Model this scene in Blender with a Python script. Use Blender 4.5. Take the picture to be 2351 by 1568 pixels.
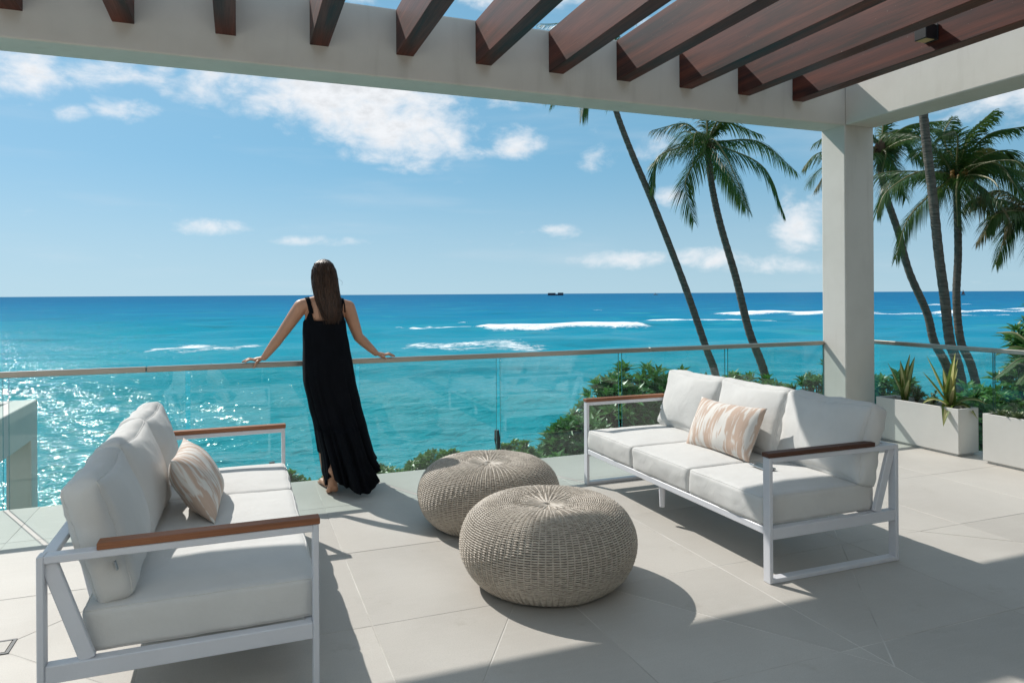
import bpy, bmesh, math, random
import numpy as np
from mathutils import Vector, Matrix, noise
from mathutils.bvhtree import BVHTree

for _o in list(bpy.data.objects):
    bpy.data.objects.remove(_o)
SC = bpy.context.scene
COL = SC.collection
PI = math.pi

# ------------------------------------------------------------------ camera
PSI = math.atan2(628, 1630)
RHO = math.atan(.00595)
cam_d = bpy.data.cameras.new('camera')
cam = bpy.data.objects.new('camera', cam_d)
COL.objects.link(cam)
SC.camera = cam
cam_d.sensor_width = 36
cam_d.lens = 1630 / 2351 * 36
cam_d.shift_y = -109.5 / 2351
cam_d.clip_start = .05
cam_d.clip_end = 60000
_fw = Vector((math.sin(PSI), math.cos(PSI), 0))
_rt = Vector((math.cos(PSI), -math.sin(PSI), 0))
_up = Vector((0, 0, 1))
_rc = _rt * math.cos(RHO) - _up * math.sin(RHO)
_uc = _rt * math.sin(RHO) + _up * math.cos(RHO)
_m = Matrix((_rc, _uc, -_fw)).transposed().to_4x4()
_m.translation = (0, 0, 1.42)
cam.matrix_world = _m

# ------------------------------------------------------------------ sun + sky
SUN_TO = Vector((-.48, 1.0, 1.007)).normalized()
SUN_EL = math.asin(SUN_TO.z)
SUN_AZ = math.atan2(SUN_TO.x, SUN_TO.y)
sun_d = bpy.data.lights.new('sun', 'SUN')
sun_d.energy = 2.35
sun_d.angle = math.radians(.55)
sun_d.color = (1, .955, .89)
sun = bpy.data.objects.new('sun', sun_d)
COL.objects.link(sun)
sun.rotation_euler = SUN_TO.to_track_quat('Z', 'Y').to_euler()
sun.location = (-10, 20, 30)

SC.render.engine = 'CYCLES'
SC.view_settings.view_transform = 'Standard'
SC.view_settings.look = 'None'
SC.view_settings.gamma = 1
SC.view_settings.use_curve_mapping = False
SC.view_settings.exposure = 1.02
SC.cycles.use_denoising = True
try:
    SC.cycles.denoiser = 'OPENIMAGEDENOISE'
except Exception:
    pass
SC.cycles.max_bounces = 8
SC.cycles.diffuse_bounces = 4
SC.cycles.glossy_bounces = 4
SC.cycles.transmission_bounces = 6
SC.cycles.transparent_max_bounces = 24
SC.cycles.sample_clamp_indirect = 8
SC.cycles.caustics_reflective = False
SC.cycles.caustics_refractive = False

world = bpy.data.worlds.new('World')
SC.world = world
world.use_nodes = True


class NT:
    """small helper for building node trees"""
    def __init__(s, tree):
        s.t = tree
        s.n = tree.nodes
        s.l = tree.links

    def new(s, typ, **kw):
        nd = s.n.new(typ)
        for k, v in kw.items():
            setattr(nd, k, v)
        return nd

    def link(s, a, b):
        s.l.new(a, b)

    def put(s, sock, v):
        if hasattr(v, 'is_output') or hasattr(v, 'links'):
            s.l.new(v, sock)
        else:
            sock.default_value = v

    def math(s, op, a, b=None, c=None, clamp=False):
        nd = s.n.new('ShaderNodeMath')
        nd.operation = op
        nd.use_clamp = clamp
        s.put(nd.inputs[0], a)
        if b is not None:
            s.put(nd.inputs[1], b)
        if c is not None:
            s.put(nd.inputs[2], c)
        return nd.outputs[0]

    def mix(s, f, a, b, blend='MIX'):
        nd = s.n.new('ShaderNodeMix')
        nd.data_type = 'RGBA'
        nd.blend_type = blend
        s.put(nd.inputs[0], f)
        for sock, v in ((nd.inputs[6], a), (nd.inputs[7], b)):
            if isinstance(v, (tuple, list)) and len(v) == 3:
                v = (*v, 1)
            s.put(sock, v)
        return nd.outputs[2]

    def ramp(s, f, stops, interp='LINEAR'):
        nd = s.n.new('ShaderNodeValToRGB')
        nd.color_ramp.interpolation = interp
        el = nd.color_ramp.elements
        while len(el) < len(stops):
            el.new(.5)
        for e, (p, c) in zip(el, stops):
            e.position = p
            e.color = (*c, 1) if len(c) == 3 else c
        s.put(nd.inputs[0], f)
        return nd.outputs[0]

    def smooth(s, v, a, b):
        nd = s.n.new('ShaderNodeMapRange')
        nd.interpolation_type = 'SMOOTHSTEP'
        s.put(nd.inputs[0], v)
        nd.inputs[1].default_value = a
        nd.inputs[2].default_value = b
        return nd.outputs[0]

    def noise(s, vec, scale, detail=4, rough=.55, dist=0, out=0):
        nd = s.n.new('ShaderNodeTexNoise')
        if vec is not None:
            s.put(nd.inputs['Vector'], vec)
        nd.inputs['Scale'].default_value = scale
        nd.inputs['Detail'].default_value = detail
        nd.inputs['Roughness'].default_value = rough
        nd.inputs['Distortion'].default_value = dist
        return nd.outputs[out]

    def mapping(s, vec, scale=(1, 1, 1), loc=(0, 0, 0), rot=(0, 0, 0)):
        nd = s.n.new('ShaderNodeMapping')
        s.put(nd.inputs[0], vec)
        nd.inputs[1].default_value = loc
        nd.inputs[2].default_value = rot
        nd.inputs[3].default_value = scale
        return nd.outputs[0]


def build_world():
    w = NT(world.node_tree)
    bg = world.node_tree.nodes['Background']
    tc = w.new('ShaderNodeTexCoord')
    d = tc.outputs['Generated']
    sep = w.new('ShaderNodeSeparateXYZ')
    w.link(d, sep.inputs[0])
    x, y, z = sep.outputs
    # look-up a little above the true horizon: the marine air there is clear
    zz = w.math('ADD', w.math('MULTIPLY', w.math('MAXIMUM', z, 0.0), .84), .15)
    cmb = w.new('ShaderNodeCombineXYZ')
    w.link(x, cmb.inputs[0]); w.link(y, cmb.inputs[1]); w.link(zz, cmb.inputs[2])
    nrm = w.new('ShaderNodeVectorMath', operation='NORMALIZE')
    w.link(cmb.outputs[0], nrm.inputs[0])
    sky = w.new('ShaderNodeTexSky', sky_type='NISHITA')
    sky.sun_disc = False
    sky.sun_elevation = SUN_EL
    sky.sun_rotation = SUN_AZ
    sky.air_density = 1.0
    sky.dust_density = .35
    sky.ozone_density = 1.2
    sky.altitude = 0
    w.link(nrm.outputs[0], sky.inputs[0])
    hs = w.new('ShaderNodeHueSaturation')
    hs.inputs['Hue'].default_value = .482
    w.link(sky.outputs[0], hs.inputs['Color'])
    base = w.mix(.50, hs.outputs[0], (3.2, 5.9, 7.8))
    az = w.math('MULTIPLY', w.math('ARCTAN2', x, y), 180 / PI)
    el = w.math('MULTIPLY', w.math('ARCSINE', z), 180 / PI)
    w.link(w.math('ADD', 1.0, w.math('MULTIPLY', w.smooth(el, -1, 12), .42)), hs.inputs['Saturation'])
    hz = w.math('SUBTRACT', 1.0, w.smooth(el, -2, 11))
    base = w.mix(w.math('MULTIPLY', hz, .6), base, (5.2, 6.9, 7.6))
    # fair weather cumulus: soft patches broken up by fractal noise
    clouds = [(9.0, 15.6, 8.4, 3.9, 1.6), (12.6, 12.8, 5.6, 2.9, 1.35), (4.0, 15.5, 4.4, 2.2, 1.0),
              (21.6, 12.0, 2.6, 1.25, .8), (18.0, 11.2, 2.0, .7, .62), (-13.3, 15.2, 3.2, 2.6, .85),
              (-9.2, 15.4, 3.6, 1.3, .72), (-7.6, 13.0, 2.2, .8, .62), (-10.7, 12.4, 1.2, .7, .62),
              (-1.6, 15.2, 2.6, 1.9, .82), (-5.2, 15.5, 1.6, 1.1, .62), (-1.8, 5.1, 2.4, .65, .75),
              (5.4, 4.2, 3.6, .38, .55), (27.8, 10.7, 1.6, .9, .58), (32.4, 11.4, 1.6, 1.0, .6),
              (43.2, 5.0, 2.1, 2.1, .9), (30.4, 2.7, 3.6, .7, .55), (36.2, 2.7, 3.0, .9, .55),
              (24.5, 4.9, 2.2, .5, .45), (41.5, 2.0, 4.0, .7, .5), (33.5, 7.6, 1.3, .8, .5),
              (56, 13, 5, 2.2, .8), (70, 8, 6, 2, .8), (-28, 11, 7, 3, .8), (-45, 6, 6, 1.6, .7), (21.5, 15.3, 3.0, .8, .7),
              (38, 20, 7, 3, .7)]
    field = None
    for a0, e0, ra, re, st in clouds:
        da = w.math('MULTIPLY', w.math('SUBTRACT', az, a0), 1 / ra)
        de = w.math('MULTIPLY', w.math('SUBTRACT', el, e0), 1 / re)
        q = w.math('ADD', w.math('MULTIPLY', da, da), w.math('MULTIPLY', de, de))
        v = w.math('MULTIPLY', w.math('SUBTRACT', 1.15, q, clamp=False), st)
        v = w.math('MAXIMUM', v, -.6)
        field = v if field is None else w.math('MAXIMUM', field, v)
    ae = w.new('ShaderNodeCombineXYZ')
    w.link(az, ae.inputs[0]); w.link(w.math('MULTIPLY', el, 1.7), ae.inputs[1])
    n1 = w.noise(ae.outputs[0], .34, 9, .60, .25)
    n2 = w.noise(w.mapping(ae.outputs[0], loc=(31, 7, 0)), .9, 6, .6)
    # the same broken cumulus goes on overhead
    pz = w.math('MAXIMUM', z, .12)
    pl = w.new('ShaderNodeCombineXYZ')
    w.link(w.math('DIVIDE', x, pz), pl.inputs[0]); w.link(w.math('DIVIDE', y, pz), pl.inputs[1])
    n3 = w.noise(w.mapping(pl.outputs[0], loc=(2.3, .7, 0)), 1.1, 6, .6, .2)
    over = w.math('MULTIPLY', w.math('SUBTRACT', n3, .37), 5.0)
    over = w.math('SUBTRACT', over, w.math('MULTIPLY', w.math('SUBTRACT', 1.0, w.smooth(el, 17, 23)), 9.0))
    field = w.math('MAXIMUM', field, over)
    dens = w.math('ADD', field, w.math('MULTIPLY', w.math('SUBTRACT', n1, .55), 3.6))
    cov = w.smooth(dens, -.35, 1.55)
    # thin high veil
    veil = w.math('MULTIPLY', w.smooth(w.noise(w.mapping(ae.outputs[0], scale=(.35, 1.3, 1), loc=(5, 3, 0)), .16, 5, .5), .5, .8), .22)
    shade = w.math('MULTIPLY', w.smooth(n2, .35, .75), w.smooth(dens, .5, 2.0))
    bright = w.math('SUBTRACT', 1.0, w.math('MULTIPLY', shade, .20))
    cc = w.new('ShaderNodeMix', data_type='RGBA', blend_type='MULTIPLY')
    cc.inputs[0].default_value = 1
    cc.inputs[6].default_value = (9.3, 9.4, 9.6, 1)
    w.link(bright, cc.inputs[7])
    up = w.smooth(el, -.2, .8)
    f = w.math('MULTIPLY', w.math('MULTIPLY', cov, .93), up)
    out = w.mix(veil, base, (7.4, 8.0, 8.6))
    out = w.mix(f, out, cc.outputs[2])
    w.link(out, bg.inputs[0])
    bg.inputs[1].default_value = .05


build_world()

# ------------------------------------------------------------------ helpers
def tag(o, label=None, cat=None, group=None, kind=None):
    if label:
        o['label'] = label
    if cat:
        o['category'] = cat
    if group:
        o['group'] = group
    if kind:
        o['kind'] = kind
    return o


def empty(name, loc=(0, 0, 0), rz=0, **kw):
    o = bpy.data.objects.new(name, None)
    o.empty_display_size = .1
    COL.objects.link(o)
    o.location = loc
    o.rotation_euler = (0, 0, rz)
    return tag(o, **kw)


def obj(name, me, mat=None, parent=None, smooth=False, **kw):
    if mat is not None and not me.materials:
        me.materials.append(mat)
    if smooth:
        me.polygons.foreach_set('use_smooth', [True] * len(me.polygons))
    o = bpy.data.objects.new(name, me)
    COL.objects.link(o)
    if parent:
        o.parent = parent
    return tag(o, **kw)


def rawmesh(name, V, Fc):
    me = bpy.data.meshes.new(name)
    me.from_pydata([tuple(v) for v in V], [], [tuple(int(i) for i in f) for f in Fc])
    me.update()
    return me


class MB:
    def __init__(s):
        s.v = []
        s.f = []

    def add(s, V, Fc):
        n = len(s.v)
        s.v.extend(tuple(p) for p in V)
        s.f.extend(tuple(i + n for i in f) for f in Fc)
        return s

    def box(s, x0, x1, y0, y1, z0, z1):
        V = [(x, y, z) for z in (z0, z1) for y in (y0, y1) for x in (x0, x1)]
        return s.add(V, [(0, 2, 3, 1), (4, 5, 7, 6), (0, 1, 5, 4), (2, 6, 7, 3), (0, 4, 6, 2), (1, 3, 7, 5)])

    def hexa(s, V):
        return s.add(V, [(0, 2, 3, 1), (4, 5, 7, 6), (0, 1, 5, 4), (2, 6, 7, 3), (0, 4, 6, 2), (1, 3, 7, 5)])

    def bar(s, a, b, w, h, up=(0, 1, 0)):
        a, b = Vector(a), Vector(b)
        t = (b - a).normalized()
        u = Vector(up)
        sd = t.cross(u).normalized()
        u = sd.cross(t).normalized()
        V = []
        for p in (a, b):
            for du in (-h / 2, h / 2):
                for ds in (-w / 2, w / 2):
                    V.append(p + sd * ds + u * du)
        return s.add(V, [(0, 1, 3, 2), (4, 6, 7, 5), (0, 4, 5, 1), (2, 3, 7, 6), (0, 2, 6, 4), (1, 5, 7, 3)])

    def tube(s, pts, rad, n=8, cap=True, closed=False):
        pts = [Vector(p) for p in pts]
        m = len(pts)
        if not hasattr(rad, '__len__'):
            rad = [rad] * m
        V, Fc = [], []
        ref = None
        for i, p in enumerate(pts):
            t = (pts[(i + 1) % m] - pts[i - 1]) if closed else (pts[min(i + 1, m - 1)] - pts[max(i - 1, 0)])
            t.normalize()
            if ref is None:
                ref = Vector((0, 0, 1)) if abs(t.z) < .9 else Vector((1, 0, 0))
            a = t.cross(ref).normalized()
            b = a.cross(t).normalized()
            ref = b
            for k in range(n):
                q = 2 * PI * k / n
                V.append(p + a * math.cos(q) * rad[i] + b * math.sin(q) * rad[i])
        rng = m if closed else m - 1
        for i in range(rng):
            j = (i + 1) % m
            for k in range(n):
                k2 = (k + 1) % n
                Fc.append((i * n + k, i * n + k2, j * n + k2, j * n + k))
        if cap and not closed:
            Fc.append(tuple(range(n))[::-1])
            Fc.append(tuple((m - 1) * n + k for k in range(n)))
        return s.add(V, Fc)

    def sphere(s, c, r, nu=12, nv=8, rot=None):
        c = Vector(c)
        if not hasattr(r, '__len__'):
            r = (r, r, r)
        V, Fc = [], []
        for j in range(nv + 1):
            th = PI * j / nv
            for i in range(nu):
                ph = 2 * PI * i / nu
                v = Vector((r[0] * math.sin(th) * math.cos(ph), r[1] * math.sin(th) * math.sin(ph), r[2] * math.cos(th)))
                if rot is not None:
                    v = rot @ v
                V.append(c + v)
        for j in range(nv):
            for i in range(nu):
                k = (i + 1) % nu
                Fc.append((j * nu + i, (j + 1) * nu + i, (j + 1) * nu + k, j * nu + k))
        return s.add(V, Fc)

    def mesh(s, name, bevel=0, seg=1):
        me = rawmesh(name, s.v, s.f)
        if bevel:
            bm = bmesh.new()
            bm.from_mesh(me)
            bmesh.ops.recalc_face_normals(bm, faces=bm.faces)
            bmesh.ops.bevel(bm, geom=list(bm.edges), offset=bevel, segments=seg, profile=.5, affect='EDGES', clamp_overlap=True)
            bm.to_mesh(me)
            bm.free()
        return me

    def build(s, name, mat, parent=None, smooth=False, bevel=0, seg=1, **kw):
        return obj(name, s.mesh(name, bevel, seg), mat, parent, smooth, **kw)


def catmull(P, n):
    P = [Vector(p) for p in P]
    Q = [P[0] * 2 - P[1]] + P + [P[-1] * 2 - P[-2]]
    out = []
    m = len(P) - 1
    for i in range(n):
        u = i / (n - 1) * m
        k = min(int(u), m - 1)
        t = u - k
        a, b, c, d = Q[k:k + 4]
        out.append(.5 * ((2 * b) + (c - a) * t + (2 * a - 5 * b + 4 * c - d) * t * t + (3 * b - a - 3 * c + d) * t ** 3))
    return out


# ------------------------------------------------------------------ materials
M = {}


def pmat(name, col, rough=.6, var=0, vscale=3, vstretch=(1, 1, 1), bump=0, bscale=40, bstretch=(1, 1, 1), spec=.5, metal=0,
         col2=None, sheen=0, trans=0, coat=0, bdist=.01, detail=5, coords='Object'):
    m = bpy.data.materials.new(name)
    m.use_nodes = True
    w = NT(m.node_tree)
    b = m.node_tree.nodes['Principled BSDF']
    b.inputs['Roughness'].default_value = rough
    b.inputs['Metallic'].default_value = metal
    b.inputs['Specular IOR Level'].default_value = spec
    if sheen:
        b.inputs['Sheen Weight'].default_value = sheen
    if coat:
        b.inputs['Coat Weight'].default_value = coat
        b.inputs['Coat Roughness'].default_value = .12
    tc = w.new('ShaderNodeTexCoord')
    c = tc.outputs[coords]
    if var or col2:
        f = w.noise(w.mapping(c, scale=vstretch), vscale, detail, .6)
        f = w.smooth(f, .3, .7)
        if col2 is None:
            col2 = tuple(max(0, k * (1 - var)) for k in col)
        w.link(w.mix(f, col, col2), b.inputs['Base Color'])
    else:
        b.inputs['Base Color'].default_value = (*col, 1)
    if bump:
        h = w.noise(w.mapping(c, scale=bstretch), bscale, 4, .6)
        bp = w.new('ShaderNodeBump')
        bp.inputs['Strength'].default_value = bump
        bp.inputs['Distance'].default_value = bdist
        w.link(h, bp.inputs['Height'])
        w.link(bp.outputs[0], b.inputs['Normal'])
    if trans:
        # thin leaf or cloth: some of the light passes through
        tr = w.new('ShaderNodeBsdfTranslucent')
        mx = w.new('ShaderNodeMixShader')
        mx.inputs[0].default_value = trans
        out = m.node_tree.nodes['Material Output']
        src = b.inputs['Base Color']
        if src.links:
            w.link(src.links[0].from_socket, tr.inputs[0])
        else:
            tr.inputs[0].default_value = (*col, 1)
        w.link(b.outputs[0], mx.inputs[1])
        w.link(tr.outputs[0], mx.inputs[2])
        w.link(mx.outputs[0], out.inputs[0])
    M[name] = m
    return m


def mat_tile():
    m = bpy.data.materials.new('porcelain_tile')
    m.use_nodes = True
    w = NT(m.node_tree)
    b = m.node_tree.nodes['Principled BSDF']
    g = w.new('ShaderNodeNewGeometry')
    p = g.outputs['Position']
    oi = w.new('ShaderNodeObjectInfo')
    n1 = w.noise(p, 1.1, 5, .6, .3)
    n2 = w.noise(p, 190, 2, .7)
    n3 = w.noise(w.mapping(p, scale=(1, 6, 1)), 6, 5, .65)
    c = w.mix(w.smooth(n1, .3, .7), (.505, .480, .440), (.440, .415, .378))
    c = w.mix(w.math('MULTIPLY', w.smooth(n3, .45, .8), .22), c, (.55, .535, .505))
    c = w.mix(w.math('MULTIPLY', w.smooth(n2, .45, .62), .22), c, (.30, .285, .26))
    # faint stains
    st = w.noise(w.mapping(p, loc=(4.3, 1.7, 0)), 3.3, 6, .7)
    c = w.mix(w.math('MULTIPLY', w.smooth(st, .60, .76), .42), c, (.30, .265, .22))
    hv = w.new('ShaderNodeHueSaturation')
    w.link(c, hv.inputs['Color'])
    w.link(w.math('ADD', .93, w.math('MULTIPLY', oi.outputs['Random'], .12)), hv.inputs['Value'])
    w.link(hv.outputs[0], b.inputs['Base Color'])
    b.inputs['Roughness'].default_value = .58
    b.inputs['Specular IOR Level'].default_value = .35
    bp = w.new('ShaderNodeBump')
    bp.inputs['Strength'].default_value = .16
    bp.inputs['Distance'].default_value = .004
    w.link(w.noise(w.mapping(p, scale=(1, 2.2, 1)), 95, 4, .7), bp.inputs['Height'])
    w.link(bp.outputs[0], b.inputs['Normal'])
    M['tile'] = m


def mat_wood(name, c1, c2, c3, axis, rough, coat=0, scale=1.0):
    m = bpy.data.materials.new(name)
    m.use_nodes = True
    w = NT(m.node_tree)
    b = m.node_tree.nodes['Principled BSDF']
    tc = w.new('ShaderNodeTexCoord')
    oi = w.new('ShaderNodeObjectInfo')
    st = [9, 9, 9]
    st[axis] = .55
    off = w.new('ShaderNodeVectorMath', operation='ADD')
    w.link(tc.outputs['Object'], off.inputs[0])
    cb = w.new('ShaderNodeCombineXYZ')
    for i in range(3):
        w.link(w.math('MULTIPLY', oi.outputs['Random'], 17.0 + 5 * i), cb.inputs[i])
    w.link(cb.outputs[0], off.inputs[1])
    p = off.outputs[0]
    g1 = w.noise(w.mapping(p, scale=tuple(k * scale for k in st)), 1.0, 6, .6, .9)
    st2 = [120, 120, 120]
    st2[axis] = 3
    g2 = w.noise(w.mapping(p, scale=tuple(k * scale for k in st2)), 1.0, 3, .6)
    g3 = w.noise(p, .8 * scale, 4, .6)
    c = w.ramp(g1, [(.32, c1), (.52, c2), (.72, c3)])
    c = w.mix(w.math('MULTIPLY', w.smooth(g2, .35, .7), .40), c, c1)
    c = w.mix(w.math('MULTIPLY', w.smooth(g3, .5, .75), .30), c, c1)
    # small pale scuffs
    sc = w.noise(w.mapping(p, scale=(1, 1, 1)), 42, 2, .5)
    c = w.mix(w.math('MULTIPLY', w.smooth(sc, .735, .76), .30), c, (.35, .3, .27))
    w.link(c, b.inputs['Base Color'])
    w.link(w.math('ADD', rough, w.math('MULTIPLY', g2, .18)), b.inputs['Roughness'])
    b.inputs['Specular IOR Level'].default_value = .28
    if coat:
        b.inputs['Coat Weight'].default_value = coat
        b.inputs['Coat Roughness'].default_value = .25
    bp = w.new('ShaderNodeBump')
    bp.inputs['Strength'].default_value = .12
    bp.inputs['Distance'].default_value = .003
    w.link(g2, bp.inputs['Height'])
    w.link(bp.outputs[0], b.inputs['Normal'])
    M[name] = m


def mat_plaster():
    m = bpy.data.materials.new('plaster')
    m.use_nodes = True
    w = NT(m.node_tree)
    b = m.node_tree.nodes['Principled BSDF']
    g = w.new('ShaderNodeNewGeometry')
    p = g.outputs['Position']
    n = w.noise(p, 1.3, 6, .65)
    s = w.noise(w.mapping(p, scale=(6, 6, .7)), 1.2, 5, .6)
    c = w.mix(w.smooth(n, .35, .7), (.635, .61, .565), (.585, .56, .515))
    c = w.mix(w.math('MULTIPLY', w.smooth(s, .52, .78), .5), c, (.49, .465, .42))
    w.link(c, b.inputs['Base Color'])
    b.inputs['Roughness'].default_value = .8
    b.inputs['Specular IOR Level'].default_value = .25
    bp = w.new('ShaderNodeBump')
    bp.inputs['Strength'].default_value = .12
    bp.inputs['Distance'].default_value = .004
    w.link(w.noise(p, 60, 5, .65), bp.inputs['Height'])
    w.link(bp.outputs[0], b.inputs['Normal'])
    M['plaster'] = m


def mat_glass():
    for nm, tint in (('pane_glass', (.80, .925, .905)), ('pane_edge', None)):
        m = bpy.data.materials.new(nm)
        m.use_nodes = True
        w = NT(m.node_tree)
        out = m.node_tree.nodes['Material Output']
        if tint:
            tr = w.new('ShaderNodeBsdfTransparent')
            tr.inputs[0].default_value = (*[t ** .5 for t in tint], 1)   # two faces per pane
            gl = w.new('ShaderNodeBsdfGlossy')
            gl.inputs['Roughness'].default_value = .004
            gl.inputs['Color'].default_value = (1, 1, 1, 1)
            lw = w.new('ShaderNodeLayerWeight')
            lw.inputs[0].default_value = .5
            fres = w.math('ADD', .048, w.math('MULTIPLY', w.math('POWER', lw.outputs['Facing'], 5.0), .9))
            # a trace of salt film on the pane
            g = w.new('ShaderNodeNewGeometry')
            dirt = w.smooth(w.noise(w.mapping(g.outputs['Position'], scale=(1.3, 1, 2)), 2.2, 6, .7), .45, .85)
            df = w.new('ShaderNodeBsdfDiffuse')
            df.inputs[0].default_value = (.75, .78, .78, 1)
            mx = w.new('ShaderNodeMixShader')
            w.link(fres, mx.inputs[0])
            w.link(tr.outputs[0], mx.inputs[1])
            w.link(gl.outputs[0], mx.inputs[2])
            m2 = w.new('ShaderNodeMixShader')
            w.link(w.math('MULTIPLY', dirt, .028), m2.inputs[0])
            w.link(mx.outputs[0], m2.inputs[1])
            w.link(df.outputs[0], m2.inputs[2])
            w.link(m2.outputs[0], out.inputs[0])
        else:
            b = m.node_tree.nodes['Principled BSDF']
            b.inputs['Base Color'].default_value = (.03, .12, .11, 1)
            b.inputs['Roughness'].default_value = .15
        M[nm] = m


def mat_ikat():
    m = bpy.data.materials.new('ikat_fabric')
    m.use_nodes = True
    w = NT(m.node_tree)
    b = m.node_tree.nodes['Principled BSDF']
    tc = w.new('ShaderNodeTexCoord')
    p = tc.outputs['Object']
    a = w.noise(w.mapping(p, scale=(30, 4.6, 4.6), loc=(.3, .11, 0)), 1, 3, .55, .5)
    e = w.noise(w.mapping(p, scale=(170, 14, 14)), 1, 3, .6)
    f = w.math('ADD', a, w.math('MULTIPLY', w.math('SUBTRACT', e, .5), .17))
    k = w.smooth(f, .47, .55)
    c = w.mix(k, (.51, .385, .310), (.66, .64, .605))
    c = w.mix(w.math('MULTIPLY', w.smooth(e, .5, .7), .25), c, (.62, .50, .43))
    w.link(c, b.inputs['Base Color'])
    b.inputs['Roughness'].default_value = .85
    b.inputs['Specular IOR Level'].default_value = .2
    bp = w.new('ShaderNodeBump')
    bp.inputs['Strength'].default_value = .2
    bp.inputs['Distance'].default_value = .002
    w.link(w.noise(p, 420, 2, .6), bp.inputs['Height'])
    w.link(bp.outputs[0], b.inputs['Normal'])
    M['ikat'] = m


def mat_fabric():
    m = bpy.data.materials.new('cushion_fabric')
    m.use_nodes = True
    w = NT(m.node_tree)
    b = m.node_tree.nodes['Principled BSDF']
    tc = w.new('ShaderNodeTexCoord')
    p = tc.outputs['Object']
    n = w.noise(p, 5, 4, .6)
    h1 = w.noise(w.mapping(p, scale=(14, 90, 90)), 6, 2, .6)
    c = w.mix(w.smooth(n, .3, .75), (.630, .624, .606), (.590, .584, .566))
    c = w.mix(w.math('MULTIPLY', w.smooth(h1, .4, .7), .12), c, (.53, .52, .50))
    w.link(c, b.inputs['Base Color'])
    b.inputs['Roughness'].default_value = .9
    b.inputs['Specular IOR Level'].default_value = .15
    b.inputs['Sheen Weight'].default_value = .05
    wr = w.noise(w.mapping(p, scale=(1, 1, 1)), 7, 5, .55, .6)
    h = w.math('ADD', w.math('MULTIPLY', wr, 1.0), w.math('MULTIPLY', w.noise(p, 500, 2, .5), .05))
    bp = w.new('ShaderNodeBump')
    bp.inputs['Strength'].default_value = .42
    bp.inputs['Distance'].default_value = .014
    w.link(h, bp.inputs['Height'])
    w.link(bp.outputs[0], b.inputs['Normal'])
    M['fabric'] = m


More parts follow.
